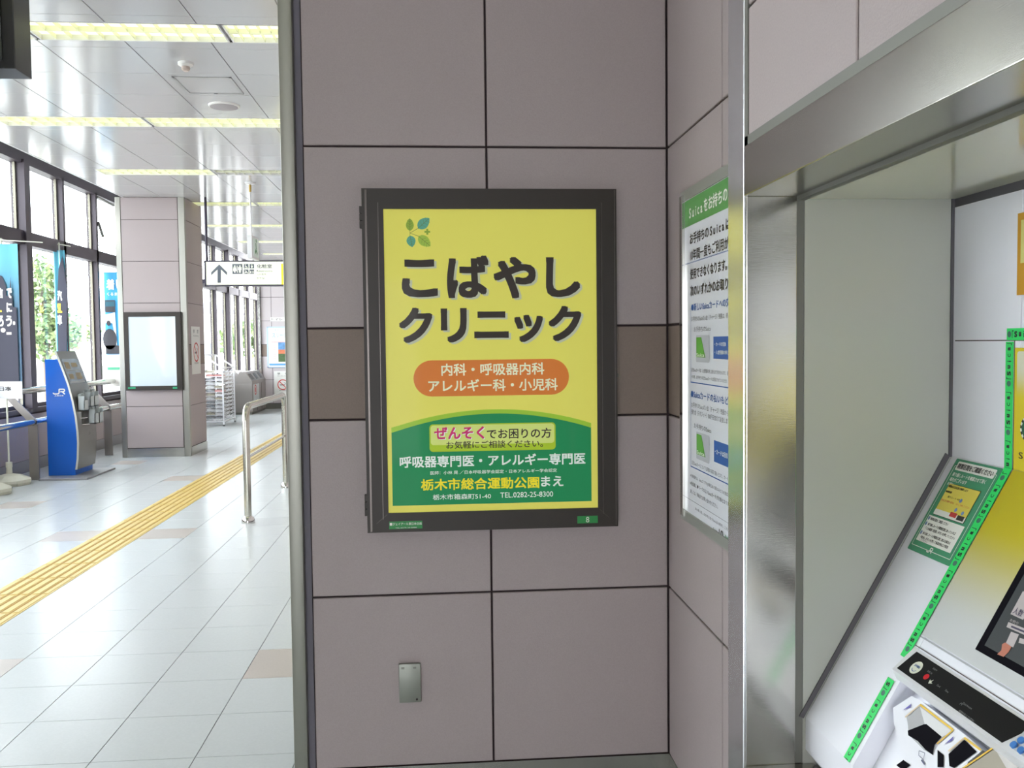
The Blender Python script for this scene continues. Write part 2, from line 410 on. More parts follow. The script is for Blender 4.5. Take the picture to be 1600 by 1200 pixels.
# ------------------------------------------------------------------ ceiling
ce = build(MB().box(-4.385, 1.9, -6, 26.4, H_C+0.115, H_C+0.125), 'ceiling', CJ, kind='structure')
build(MB().box(-5.6, 1.9, -6, 26.4, 4.3, 4.4).box(1.9, 1.95, -6, 3.1, 0, 4.3), 'roof', mat('roof_concrete', (150, 150, 150), 0.8), kind='structure')
build(MB().box(-4.405, -4.385, -6, 26.4, H_C-0.002, 4.3), 'trim_8', WPAINT, kind='structure')
CP = Plane((0, 0, H_C+0.004), (1, 0, 0), (0, -1, 0))      # faces down
CP = Plane((0, 26.4, H_C+0.004), (1, 0, 0), (0, -1, 0))
xj = [-4.383, -3.866, -3.288, -2.71, -2.13, -1.552, -0.974, -0.5]
xj2 = [0.182-0.578+0.578*k for k in range(4)]
L0 = 6.07; PER = 2.45
ceilstuff = MB(); light_rows = []
def cpanel(x0, x1, y0, y1, single):
    g = 0.003
    if single: slab(ce, 'ceiling_panel', CEIL, CP, x0+g, x1-g, 26.4-y1+g*0.5, 26.4-y0-g*0.5, 0.004, 0.001)
    else: ceilstuff.box(x0+g, x1-g, y0+g*0.5, y1-g*0.5, H_C, H_C+0.004)
for k in range(-4, 9):
    L = L0+PER*k
    if L > 25.5: break
    light_rows.append(L)
    for (a, b) in ((-0.14, 0.0), (0.35, 0.49), (0.49, 1.09), (1.09, 1.69), (1.69, PER-0.14)):
        y0, y1 = L+a, L+b
        if y1 > 26.4 or y0 < -6: continue
        for x0, x1 in zip(xj[:-1], xj[1:]):
            if y0 > 12.9 and y1 < 13.9 and False: continue
            cpanel(x0, x1, y0, y1, 4.8 < y0 < 21)
        if y1 <= YA+0.1:
            for x0, x1 in ((-0.5, 0.08), (0.08, 0.658)): cpanel(x0, x1, y0, y1, False)
build(ceilstuff, 'ceiling_panel_field', CEIL, ce, kind='stuff')
TUBEOFF = mat('lamp_tube_off', (205, 205, 190), 0.5)
LOUV = mat('louver_blade', (236, 238, 214), 0.35)
DIFF = mat('lamp_diffuser', (244, 248, 200), 0.5, emit=LAMP)
REFLOFF = mat('lamp_reflector_off', (214, 214, 208), 0.4)
def lamp(x0, x1, L, lit, label):
    t = thing('ceiling_light', ((x0+x1)/2, L+0.175, H_C), label, 'ceiling light', 'recessed ceiling lights')
    y0, y1 = L, L+0.35; h = MB()
    h.box(x0, x0+0.012, y0, y1, H_C-0.002, H_C+0.11).box(x1-0.012, x1, y0, y1, H_C-0.002, H_C+0.11)
    h.box(x0, x1, y0, y0+0.01, H_C-0.002, H_C+0.11).box(x0, x1, y1-0.01, y1, H_C-0.002, H_C+0.11)
    build(h, 'housing', WPAINT, t)
    build(MB().box(x0+0.012, x1-0.012, y0+0.01, y1-0.01, H_C+0.09, H_C+0.11), 'housing_top', WPAINT, t)
    build(MB().box(x0+0.012, x1-0.012, y0+0.01, y1-0.01, H_C+0.035, H_C+0.038), 'diffuser', DIFF if lit else REFLOFF, t)
    for yc in (y0+0.09, y0+0.26):
        if not lit: build(MB().tube([(x0+0.04, yc, H_C+0.018), (x1-0.04, yc, H_C+0.018)], 0.013, 8), 'lamp_tube', TUBEOFF, t, smooth=True)
    l = MB().box(x0+0.012, x1-0.012, y0+0.17, y0+0.18, H_C, H_C+0.034)
    n = 12
    for k in range(1, n):
        xc = x0+(x1-x0)*k/n; l.box(xc-0.002, xc+0.002, y0+0.01, y1-0.01, H_C+0.004, H_C+0.034)
    build(l, 'louver', LOUV, t)
for L in light_rows:
    CG = MB().box(-4.38, -4.033, L+0.003, L+0.347, H_C, H_C+0.004); build(CG, 'ceiling_panel', CEIL, ce)
rows_lbl = {4: 'first', 5: 'second', 6: 'third', 7: 'fourth', 8: 'fifth', 9: 'sixth', 10: 'seventh', 11: 'eighth', 12: 'ninth'}
ORD = ['fourth', 'third', 'second', 'nearest']
for ri, L in enumerate(light_rows):
    segs = [(-4.03, -2.70, 'window side'), (-2.68, -1.42, 'middle'), (-1.40, -0.52, 'wall side')]
    for (x0, x1, w) in segs:
        lit = not (ri == 6 and x0 > -2.7)
        n = rows_lbl.get(ri)
        lab = ('recessed louvred ceiling light, %s row down the concourse, %s unit' % (n, w)) if n else 'recessed louvred ceiling light, %s row back from the poster wall, %s unit' % (ORD[ri], w)
        if n and not lit: lab = 'unlit louvred ceiling light with grey blades, third row, %s unit' % w
        lamp(x0, x1, L, lit, lab)
    if ri < 3:
        lamp(-0.50, 0.56, L, True, 'recessed louvred ceiling light by the machine wall, %s row back from the poster wall' % ORD[ri])

# ceiling fittings
p = onZ(290, 98, H_C)
t = thing('smoke_detector', p, 'small round white smoke detector on the ceiling between the first two light rows', 'smoke detector')
build(MB().lathe(p, (0, 0, -1), [(0.055, 0), (0.055, 0.018), (0.035, 0.03)]), 'base', WHITE, t, smooth=True)
build(MB().lathe(p, (0, 0, -1), [(0.03, 0.03), (0.03, 0.05), (0.018, 0.062)]), 'sensor', mat('sensor_beige', (190, 175, 165), 0.5), t, smooth=True)
p = onZ(350, 165, H_C)
t = thing('ceiling_speaker', p, 'round pale grey speaker grille set flat in the white ceiling', 'speaker')
build(MB().lathe(p, (0, 0, -1), [(0.135, 0), (0.13, 0.012), (0.12, 0.014)], 32), 'rim', WHITE, t, smooth=True)
build(MB().lathe(p, (0, 0, -1), [(0.118, 0.010), (0.118, 0.016), (0.09, 0.022)], 32), 'grille', mat('grille_grey', (165, 160, 162), 0.7, noise=0.2, nscale=400), t, smooth=True)
t = thing('access_hatch', (-1.82, 7.46, H_C), 'square ceiling access hatch in a thin grey frame', 'hatch')
x0, x1, y0, y1 = -2.05, -1.60, 7.23, 7.69; m_ = MB()
m_.box(x0, x1, y0, y0+0.018, H_C-0.006, H_C+0.002).box(x0, x1, y1-0.018, y1, H_C-0.006, H_C+0.002).box(x0, x0+0.018, y0, y1, H_C-0.006, H_C+0.002).box(x1-0.018, x1, y0, y1, H_C-0.006, H_C+0.002)
build(m_, 'frame', mat('hatch_frame', (168, 168, 168), 0.5, 0.3), t)
build(MB().box(x0+0.02, x1-0.02, y0+0.02, y1-0.02, H_C-0.004, H_C+0.001), 'hatch_panel', CEIL, t)
build(MB().box(-1.84, -1.81, y1-0.016, y1-0.006, H_C-0.009, H_C-0.004), 'latch', GREYINK, t)

# ------------------------------------------------------------------ window wall on the left
XW = -5.25
wl = build(MB().box(-5.45, -5.215, -6, 26.4, 0, 0.745), 'wall_left', JOINT, kind='structure')
LW = Plane((-5.215, -6, 0), (0, 1, 0), (0, 0, 1)); 
yy = -6.0; k = 0
while yy < 26.3:
    y2 = min(yy+1.19, 26.4)
    slab(wl, 'wall_panel', PANEL, LW, yy+6+0.004, y2+6-0.004, 0.154, 0.715, 0.006)
    yy = y2
build(MB().box(-5.215, -5.203, -6, 26.4, 0, 0.15), 'baseboard_left', mat('grey_baseboard', (150, 148, 148), 0.4, 0.4), kind='structure')
build(MB().box(-5.45, -5.215, -6, 2.14, 0.745, 4.3), 'added_wall_left', PANEL, kind='structure')  # unseen wall, added to hold back side daylight near the camera
build(MB().box(-5.45, -3.2, -6.1, -6.0, 0, 4.3).box(-3.2, 1.95, -6.1, -6.0, 2.4, 4.3).box(-0.3, 1.95, -6.1, -6.0, 0, 2.4), 'added_wall_behind', PANEL, kind='structure')  # unseen wall, added with an opening sized to light the poster wall
wn = thing('window_1', (XW, 10, 0.75), kind='structure')
build(MB().box(XW-0.06, -5.16, 2.14, 26.4, 0.745, 0.80).box(XW-0.03, XW+0.03, 2.14, 26.4, 0.80, 0.85), 'sill', MULL, wn)
build(MB().box(XW-0.05, XW+0.10, 2.14, 26.4, 2.85, 3.02), 'transom', MULL, wn)
build(MB().box(XW-0.05, XW+0.10, 2.14, 26.4, 3.86, 4.3), 'window_head', MULL, wn)
mull_y = []; y = 11.66-1.19*8; idx = -8
while y < 26.4:
    big = idx % 3 == 0; wd = 0.15 if big else 0.07
    dk = MB().box(XW-0.04, XW+(0.13 if big else 0.10), y, y+wd, 0.80, 3.9)
    o = build(dk, 'mullion', MULL, wn)
    build(MB().box(XW+0.0, XW+0.03, y-0.03, y, 0.80, 3.9), 'mullion_lit_edge', MULL_LIT, wn)
    mull_y.append((y, wd)); y += 1.19; idx += 1
for (a, wa_), (b, _) in zip(mull_y[:-1], mull_y[1:]):
    for z0, z1 in ((0.85, 2.85), (3.02, 3.86)):
        build(MB().box(XW-0.004, XW+0.004, a+wa_, b-0.03, z0, z1), 'pane', GLASS, wn)
# a latch stay on the head of the window by the pillar
build(MB().bar((XW+0.11, 14.1, 3.83), (XW+0.11, 14.75, 3.80), 0.03).bar((XW+0.11, 14.1, 3.45), (XW+0.11, 14.28, 3.25), 0.03), 'latch_stay', DSTEEL, wn)

# ------------------------------------------------------------------ far end wall
we = build(MB().box(-4.45, -0.4, 22.51, 22.7, 0, H_C), 'wall_far', JOINT, kind='structure')
EP = Plane((0, 22.51, 0), (1, 0, 0), (0, 0, 1))
LPANEL = mat('pale_wall_panel', (190, 182, 184), 0.55)
panels(we, EP, [-4.41, -4.15, -3.57, -2.99, -2.41, -1.83, -1.25, -0.5], [(0.136, 0.717, LPANEL), (0.717, 1.3, LPANEL), (1.3, 1.59, BAND), (1.59, 2.17, LPANEL), (2.17, 2.75, LPANEL), (2.75, 3.33, LPANEL), (3.33, H_C, LPANEL)], 0.01, 0.004)
build(MB().box(-4.47, -4.41, 22.45, 22.62, 0, H_C), 'trim_9', STEEL, kind='structure')
build(MB().box(-4.41, -0.5, 22.49, 22.505, 0, 0.13), 'baseboard_far', DSTEEL, kind='structure')
# rear continuation beyond the far wall so the window strip has something behind it
build(MB().box(-4.45, -4.40, 22.7, 26.4, 0, H_C), 'wall_beyond', LPANEL, kind='structure')

# ------------------------------------------------------------------ square pillar
PX0, PX1, PY0, PY1 = -4.50, -3.56, 12.975, 13.90
pi_ = thing('pillar', ((PX0+PX1)/2, (PY0+PY1)/2, 0), 'square mauve panelled pillar with steel corner trims beside the windows', 'pillar')
build(MB().box(PX0+0.012, PX1-0.012, PY0+0.012, PY1-0.012, 0, H_C), 'core', JOINT, pi_)
rowsP = [(0.13, 0.717, PANEL), (0.717, 1.30, PANEL), (1.30, 1.585, BAND), (1.585, 2.172, PANEL), (2.172, 2.755, PANEL), (2.755, 3.335, PANEL), (3.335, H_C, PANEL)]
PF = Plane((0, PY0+0.012, 0), (1, 0, 0), (0, 0, 1)); PR = Plane((PX1-0.012, 0, 0), (0, 1, 0), (0, 0, 1))
PLf = Plane((PX0+0.012, 0, 0), (0, -1, 0), (0, 0, 1))
for (v0, v1, m) in rowsP:
    slab(pi_, 'wall_panel', m, PF, PX0+0.075, PX1-0.095, v0+0.003, v1-0.003, 0.008)
    slab(pi_, 'wall_panel', m, PR, PY0+0.075, PY1-0.02, v0+0.003, v1-0.003, 0.008)
    slab(pi_, 'wall_panel', m, PLf, -PY1+0.02, -PY0-0.075, v0+0.003, v1-0.003, 0.008)
for (xa, xb) in ((PX0, PX0+0.07), (PX1-0.085, PX1)):
    build(MB().cbox(xa, xb, PY0, PY0+0.07, 0, H_C, 0.004), 'corner_trim', mat('satin_steel', (160, 158, 150), 0.34, 1.0), pi_)
build(MB().box(PX0+0.07, PX1-0.085, PY0, PY0+0.012, 0, 0.125).box(PX1-0.012, PX1, PY0+0.07, PY1, 0, 0.125), 'plinth', STEELH, pi_)

# ------------------------------------------------------------------ poster light boxes
def lightbox(name, pl, u0, u1, v0, v1, iu0, iu1, iv0, iv1, depth, label, t0):
    """face at off=0, body goes back by depth"""
    t = thing(name, pl.P((u0+u1)/2, v0), label, 'poster case')
    fr = MB()
    for (a, b, c, d) in ((u0, u1, iv1, v1), (u0, u1, v0, iv0), (u0, iu0, iv0, iv1), (iu1, u1, iv0, iv1)):
        pl.rect(fr, a, b, c, d, 0.0, 0.014)
    w = 0.006
    for (a, b, c, d) in ((u0, u1, v1-w, v1), (u0, u1, v0, v0+w), (u0, u0+w, v0, v1), (u1-w, u1, v0, v1)):
        pl.rect(fr, a, b, c, d, -0.012, depth-0.012)
    build(fr, 'frame', BRONZE, t)
    return t
AF = Plane((0, YA-0.05, 0), (1, 0, 0), (0, 0, 1))
U0, U1, V0, V1 = -0.247, 0.579, 0.9385, 2.051; I0, I1, J0, J1 = -0.1785, 0.5125, 1.0015, 1.986
lb = lightbox('poster_light_box', AF, U0, U1, V0, V1, I0, I1, J0, J1, 0.05, 'large bronze framed poster case on the mauve wall with yellow clinic poster', None)
# raised bevels on the frame, their highlights painted in a lighter bronze
bv = MB()
for (a, b, c, d) in ((I0-0.018, I0-0.016, J0-0.02, J1+0.02), (I1+0.016, I1+0.018, J0-0.02, J1+0.02), (U0+0.010, U0+0.016, V0+0.004, V1-0.004), (U1-0.008, U1-0.005, V0+0.004, V1-0.004)):
    AF.rect(bv, a, b, c, d, 0.0015, 0.0015)
for (a, b) in (((U0+0.03, V0+0.03), (I0-0.004, J0-0.004)), ((U1-0.03, V0+0.03), (I1+0.004, J0-0.004))):
    AF.stroke(bv, [a, b], 0.001, 0.0004)
build_each(bv, 'frame_profile', mat('bronze_highlight', (92, 84, 80), 0.3, 0.5), lb)
for vv in (V1-0.055-0.07, V0+0.055):
    hb = MB()
    for q in range(3): AF.rect(hb, U0-0.008, U0+0.002, vv+q*0.024, vv+q*0.024+0.021, -0.004, 0.02)
    build(hb, 'hinge', BRONZE, lb)
for vv in (1.44,): build(MB().lathe(AF.P(U1+0.002, vv, -0.02), (1, 0, 0), [(0.006, 0), (0.006, 0.004)], 10), 'lock', DSTEEL, lb)
pr = MB(); AF.rect(pr, I0, I1, J0, J1, -0.006, 0.004); pr_o = build(pr, 'poster_print', YEL, lb)
O = -0.0055
def ink(name, rgb): return mat(name, rgb, 0.5, emit=0.14, coat=0.05, spec=0.3)
# green field with arched top
def arch(p1, p2, p3, n=28):
    (x1, y1), (x2, y2), (x3, y3) = p1, p2, p3; out = []
    for k in range(n+1):
        x = x1+(x3-x1)*k/n
        y = y1*(x-x2)*(x-x3)/((x1-x2)*(x1-x3))+y2*(x-x1)*(x-x3)/((x2-x1)*(x2-x3))+y3*(x-x1)*(x-x2)/((x3-x1)*(x3-x2))
        out.append((x, y))
    return out
gl = AF.px(613.5, 791.5); gr = AF.px(924.8, 782.8)
mb = MB(); a = arch(AF.px(613.3, 668.6), AF.px(780, 639.7), AF.px(924.8, 661.3)); a[0] = (gl[0], a[0][1]); a[-1] = (gr[0], a[-1][1])
b2 = arch(AF.px(613.3, 676.5), AF.px(780, 646.3), AF.px(924.8, 668.6)); b2[0] = (gl[0], b2[0][1]); b2[-1] = (gr[0], b2[-1][1])
for (p, q, r, s_) in zip(a[:-1], a[1:], b2[1:], b2[:-1]): AF.poly(mb, [p, q, r, s_], O)
build(mb, 'printed_arch', ink('lime_ink', (158, 200, 54)), pr_o)
mb = MB(); vb = (gl[1]+gr[1])/2
for (p, q) in zip(b2[:-1], b2[1:]): AF.poly(mb, [p, q, (q[0], vb), (p[0], vb)], O)
build(mb, 'printed_field', ink('poster_green', (20, 138, 82)), pr_o)
mb = MB(); a = AF.px(646, 590); b = AF.px(889.4, 590); AF.rrect(mb, a[0], b[0], AF.px(770, 618.2)[1], AF.px(770, 562)[1], 0.06, O)
build(mb, 'printed_pill', ink('poster_orange', (218, 124, 48)), pr_o)
mb = MB(); a = AF.px(671, 683); b = AF.px(868.4, 683); AF.rrect(mb, a[0], b[0], AF.px(770, 704.5)[1], AF.px(770, 661.8)[1], 0.012, O+0.0004)
build(mb, 'printed_box', ink('box_lime', (176, 204, 40)), pr_o)
mb = MB(); AF.rrect(mb, a[0]+0.004, b[0]-0.004, AF.px(770, 694)[1], AF.px(770, 663.4)[1], 0.010, O+0.0006)
build(mb, 'printed_box', ink('box_pale', (214, 226, 128)), pr_o)
T1 = [('こ', 627.2, 404.8, 684.1, 464.7), ('ば', 698.1, 398.7, 764.1, 465.8), ('や', 771, 400.9, 837.6, 466.4), ('し', 853, 401.5, 907.2, 464.4),
      ('ク', 623, 480.4, 676, 536), ('リ', 688.5, 481.2, 729.8, 535.6), ('ニ', 740.8, 486.2, 795.2, 528.5), ('ッ', 803.5, 491.4, 848.9, 534.8), ('ク', 857, 477.6, 909, 533.2)]
bl = MB(); sh = MB()
for (c, x0, y0, x1, y1) in T1:
    a = AF.px(x0, (y0+y1)/2); b = AF.px(x1, (y0+y1)/2); vt = AF.px((x0+x1)/2, y0)[1]; vb_ = AF.px((x0+x1)/2, y1)[1]
    AF.text(bl, c, a[0], b[0], vb_, vt, O+0.001, 0.056)
    AF.text(sh, c, a[0]+0.0075, b[0]+0.0075, vb_-0.0055, vt-0.0055, O+0.0004, 0.056)
build(sh, 'lettering_shadow', ink('letter_shadow', (196, 200, 170)), pr_o)
build(bl, 'lettering', ink('title_ink', (50, 42, 36)), pr_o)
mb = MB()
AF.tpx(mb, '内科・呼吸器内科', 689.4, 568.3, 587.5, 850.8, O+0.001, 0.03)
AF.tpx(mb, 'アレルギー科・小児科', 669, 593.5, 613, 871.8, O+0.001, 0.03)
build(mb, 'lettering', ink('cream_ink', (238, 240, 204)), pr_o)
mb = MB()
AF.tpx(mb, '呼吸器専門医・アレルギー専門医', 624.3, 713.3, 731.7, 915.1, O+0.001, 0.035)
AF.tpx(mb, '医師：小林 晃 ／日本呼吸器学会認定・日本アレルギー学会認定', 672.3, 736.5, 742.2, 870.5, O+0.001, 0.01)
AF.tpx(mb, 'まえ', 845.6, 744.6, 760.6, 880.7, O+0.001, 0.03)
AF.tpx(mb, '栃木市箱森町51-40', 676.3, 773, 781.8, 767.3, O+0.001, 0.01)
AF.tpx(mb, 'TEL.0282-25-8300', 781.8, 769.9, 778.2, 864.5, O+0.001, 0.008)
build(mb, 'lettering', ink('white_poster_ink', (234, 244, 236)), pr_o)
mb = MB(); AF.tpx(mb, '栃木市総合運動公園', 657.6, 748.9, 767.2, 843, O+0.001, 0.035); build(mb, 'lettering', ink('yellow_ink', (240, 226, 44)), pr_o)
mb = MB(); AF.tpx(mb, 'ぜんそく', 679.3, 668.6, 688.4, 758, O+0.0009, 0.045); build(mb, 'lettering_shadow', ink('white_poster_ink', (234, 244, 236)), pr_o)
mb = MB(); AF.tpx(mb, 'ぜんそく', 678.1, 667.6, 687.4, 756.9, O+0.0014, 0.04); build(mb, 'lettering', ink('magenta_ink', (205, 44, 112)), pr_o)
mb = MB(); AF.tpx(mb, 'でお困りの方', 760.8, 670.3, 686.2, 861.8, O+0.001, 0.02); AF.tpx(mb, 'お気軽にご相談ください。', 697.3, 690.0, 701.8, 848.7, O+0.001, 0.015)
build(mb, 'lettering', ink('title_ink', (50, 42, 36)), pr_o)
# four leaves and a cross, drawn from the picture
def leaf(mb, vm, a, b, wd, n=10):
    a = Vector(a); b = Vector(b); t = b-a; nn = Vector((-t.y, t.x)).normalized(); L = []; R_ = []
    for k in range(n+1):
        s_ = k/n; w_ = wd*math.sin(math.pi*s_**0.85)**0.75 if 0 < s_ < 1 else 0
        L.append(a+t*s_+nn*w_); R_.append(a+t*s_-nn*w_)
    AF.poly(mb, [tuple(q) for q in L+R_[::-1][1:-1]], O+0.0004)
    for s_ in (0.3, 0.5, 0.7):
        c = a+t*s_
        for sg in (1, -1): AF.stroke(vm, [tuple(c), tuple(c+t*0.14+nn*sg*wd*0.65)], 0.0007, O+0.0008)
    AF.stroke(vm, [tuple(a), tuple(a+t*0.95)], 0.0011, O+0.0009)
def q6(x, y): return AF.px(x/18.46+630, y/18.46+330)
g1 = MB(); g2 = MB(); g3 = MB(); vn = MB()
leaf(g1, vn, q6(195, 560), q6(185, 200), 0.0125); leaf(g2, vn, q6(425, 490), q6(755, 195), 0.0165)
leaf(g2, vn, q6(195, 700), q6(262, 1030), 0.0145); leaf(g3, vn, q6(440, 715), q6(785, 1005), 0.0165)
for a, b in (((195, 560), (195, 700)), ((205, 620), (425, 490)), ((205, 630), (440, 715))): AF.stroke(vn, [q6(*a), q6(*b)], 0.0012, O+0.0008)
c = q6(694, 590); AF.rect(g1, c[0]-0.009, c[0]+0.009, c[1]-0.003, c[1]+0.003, O+0.0005); AF.rect(g1, c[0]-0.003, c[0]+0.003, c[1]-0.009, c[1]+0.009, O+0.0006)
build(g1, 'printed_leaf', ink('leaf_green', (140, 168, 58)), pr_o); build(g2, 'printed_leaf', ink('leaf_teal', (92, 164, 140)), pr_o)
build(g3, 'printed_leaf', ink('leaf_lime', (160, 190, 70)), pr_o); build(vn, 'printed_veins', ink('vein_ink', (98, 118, 52)), pr_o)
# labels on the frame
mb = MB(); a = AF.px(608, 815); b = AF.px(660, 825.5); AF.rect(mb, a[0], b[0], b[1], a[1], 0.001, 0.001)
a2 = AF.px(902, 806.5); b_2 = AF.px(934, 817); AF.rect(mb, a2[0], b_2[0], b_2[1], a2[1], 0.001, 0.001)
build_each(mb, 'label_plate', GREEN, lb)
mb = MB(); AF.text(mb, 'ジェイアール東日本企画', a[0]+0.012, b[0]-0.002, a[1]-0.013, a[1]-0.004, 0.0014, 0.01)
AF.rect(mb, a[0]+0.002, a[0]+0.010, a[1]-0.013, a[1]-0.0045, 0.0014); AF.text(mb, 'TEL.0279-30-0000', a[0]+0.02, b[0]-0.018, b[1]+0.002, b[1]+0.0055, 0.0014)
u_ = (a2[0]+b_2[0])/2; AF.text(mb, '8', u_-0.0055, u_+0.0055, b_2[1]+0.003, a2[1]-0.003, 0.0014, 0.0)
build(mb, 'lettering', WINK, lb)

# small cover plate
t = thing('socket_cover', (-0.12, YA, 0.355), 'small grey metal cover plate low on the mauve wall below the poster case', 'cover plate')
build(MB().cbox(-0.156, -0.083, YA-0.016, YA+0.001, 0.357, 0.488, 0.004), 'cover', mat('cast_grey', (140, 142, 134), 0.45, 0.6), t, smooth=True)
for xx in (-0.142, -0.103): build(MB().box(xx-0.005, xx+0.005, YA-0.018, YA-0.014, 0.472, 0.478), 'hinge_lug', DSTEEL, t)
build(MB().lathe((-0.097, YA-0.015, 0.368), (0, -1, 0), [(0.0035, 0), (0.0035, 0.003)], 10), 'screw', JOINT, t)

# ------------------------------------------------------------------ notice board on the right wall
XN = XB-0.022; NT = onX(1065, 302, XN); NBm = onX(1065, 808, XN); ZT, ZB = NT.z, NBm.z
NB = Plane((XN, NT.y, 0), (0, -1, 0), (0, 0, 1))
nb = thing('notice_board', (XB-0.01, 2.4, ZB), 'steel framed card notice with green heading on the wall beside the machine recess', 'notice board')
fr = MB(); BW = 0.775
for (a, b, c, d) in ((0, BW, ZT-0.031, ZT), (0, BW, ZB, ZB+0.031)): NB.rect(fr, a, b, c, d, 0.004, 0.024)
build_each(fr, 'frame_rail', mat('frame_aluminium', (172, 174, 168), 0.45, 0.7), nb)
fr = MB()
for (a, b) in ((0, 0.012), (0.018, 0.034), (BW-0.034, BW-0.018), (BW-0.012, BW)): NB.rect(fr, a, b, ZB+0.012, ZT-0.012, 0.008, 0.028)
build_each(fr, 'frame_stile', CHROME, nb)
pp = MB(); NB.rect(pp, 0.034, BW-0.034, ZB+0.031, ZT-0.031, 0.0, 0.018); pp_o = build(pp, 'poster_print', mat('paper_white', (226, 228, 236), 0.3, coat=0.4), nb)
hdr_v = NB.px(1074.5, 354.7)[1]; mb = MB(); NB.rect(mb, 0.036, BW-0.036, hdr_v, ZT-0.033, 0.0006); build(mb, 'printed_header', mat('header_green', (92, 156, 84), 0.4), pp_o)
wk = MB(); bk = MB(); bu = MB(); gy = MB(); cg = MB(); cw = MB()
o_ = 0.0012
NB.tpx(wk, 'S u i c a をお持ちのお', 1077.5, 323, 343.5, 1146, o_, 0.03)
NB.tpx(bk, 'お手持ちの S u i c a は、', 1078.5, 365.3, 382.7, 1144, o_, 0.03)
NB.tpx(bk, '10年間一度もご利用がな', 1078.8, 391, 408.5, 1146, o_, 0.02)
NB.tpx(bk, '使用できなくなります。そ', 1078.8, 420.5, 437.3, 1146, o_, 0.03)
NB.tpx(bk, '次のいずれかのお取り扱', 1079, 446.5, 463.5, 1146, o_, 0.03)
NB.tpx(bu, '●新しいSuicaカードへの交換', 1080.7, 474.5, 486.5, 1146.5, o_, 0.02)
NB.tpx(gy, 'お手持ちのSuicaの入金（チャージ）残額は、新しいS', 1081, 494.5, 502.5, 1146, o_)
NB.tpx(gy, 'お手持ちのSuica', 1085, 510.5, 518.7, 1110.8, o_)
NB.tpx(gy, '記念Suicaカードは、入金残額の移し替えはできませんので、通常デザ', 1081, 574.5, 580.5, 1146, o_)
NB.tpx(gy, 'その際、お手持ちの記念Suicaカードは回収させていただき、入金残', 1081, 585.5, 591, 1146, o_)
NB.tpx(bu, '●Suicaカードの払いもどし', 1080.2, 609, 620.8, 1144.8, o_, 0.02)
NB.tpx(gy, 'お手持ちのSuicaの入金（チャージ）残額から手数', 1081, 628, 636, 1146, o_)
NB.tpx(gy, '預り金（デポジット）500円を加えて返金します。', 1081, 639, 647, 1142, o_)
NB.tpx(gy, 'お手持ちのSuica', 1085, 660.4, 668.5, 1112, o_)
NB.tpx(gy, '記念Suicaカードについても同様のお取り扱いとなり、カードは回収', 1081.5, 718.7, 725, 1146, o_)
NB.tpx(gy, '※対象箇所は、SuicaエリアのJR東日本の駅のみどりの窓口となり', 1079, 739.5, 745.6, 1146, o_)
NB.tpx(gy, '※券面裏に◆マークのないSuicaカードが対象となります。', 1079, 751, 757.5, 1144, o_)
NB.tpx(gy, '詳しくは、係員までお問い合わせください。', 1079, 763.5, 769.8, 1122, o_)
NB.tpx(gy, '2011年11月、おかげさまでSuicaは10周年。これからも', 1086.5, 792, 796.4, 1146, o_)
NB.tpx(gy, 'Suica', 1115, 823.5, 829, 1122, o_); NB.tpx(bk, '10', 1124, 826, 836.5, 1130.5, o_, 0.05)
gn = MB(); NB.tpx(gn, 'Anniver', 1133, 834.5, 840, 1146, o_, 0.02)
for (x, yt, yb) in ((1088, 524, 565.5), (1088.5, 674, 716)):
    a = NB.px(x, yt); b = NB.px(1109, yt); c = NB.px(x, yb)
    NB.rrect(cw, a[0], b[0], c[1], a[1], 0.006, 0.0012)
    NB.poly(cg, [(a[0]+0.006, a[1]-0.006), (a[0]+(b[0]-a[0])*0.42, a[1]-0.006), (a[0]+(b[0]-a[0])*0.72, c[1]+0.014), (a[0]+0.006, c[1]+0.014)], 0.0018)
    NB.text(wk, 'Suica', a[0]+0.010, a[0]+(b[0]-a[0])*0.66, c[1]+0.016, c[1]+0.026, 0.0024, 0.02)
for (x, yt, yb) in ((1115, 526, 560.5), (1116, 687.5, 721)):
    a = NB.px(x, yt); c = NB.px(x, yb); NB.rect(bu, a[0], BW-0.06, c[1], a[1], 0.0008)
a = NB.px(1118, 534)[1]
NB.tpx(wk, '・カードの交換', 1117.5, 534.5, 541, 1135, 0.0014, 0.01); NB.tpx(wk, '・入金残額の移し替え', 1117.5, 547, 553.5, 1146, 0.0014, 0.01); NB.tpx(wk, '・カードは回収', 1118, 701, 709, 1138, 0.0014, 0.01)
for y in (597, 728.4): v_ = NB.px(1080, y)[1]; NB.rect(bu, NB.px(1079.5, y)[0], BW-0.05, v_-0.0015, v_+0.0015, 0.0008)
for (y0, y1) in ((481, 597), (615, 728.4)):
    u = NB.px(1079.5, y0)[0]; NB.rect(bu, u, u+0.002, NB.px(1079.5, y1)[1], NB.px(1079.5, y0)[1], 0.0008)
v_ = NB.px(1076, 779)[1]; NB.rect(gy, 0.036, BW-0.036, v_, v_+0.001, 0.0008)
v_ = NB.px(1079, 411.5)[1]
for k in range(40): NB.stroke(bu, [(0.045+k*0.012, v_), (0.051+k*0.012, v_+0.003), (0.057+k*0.012, v_)], 0.0016, 0.001)
build_each(cw, 'printed_card', mat('card_silver', (188, 190, 198), 0.3), pp_o); build_each(cg, 'printed_card_mark', mat('card_green', (98, 170, 66), 0.4), pp_o)
build(wk, 'lettering', WINK, pp_o); build(bk, 'lettering', INK, pp_o); build(bu, 'lettering', BLUEINK, pp_o)
build(gy, 'lettering', mat('soft_ink', (84, 84, 90), 0.5), pp_o); build(gn, 'lettering', GREEN, pp_o)

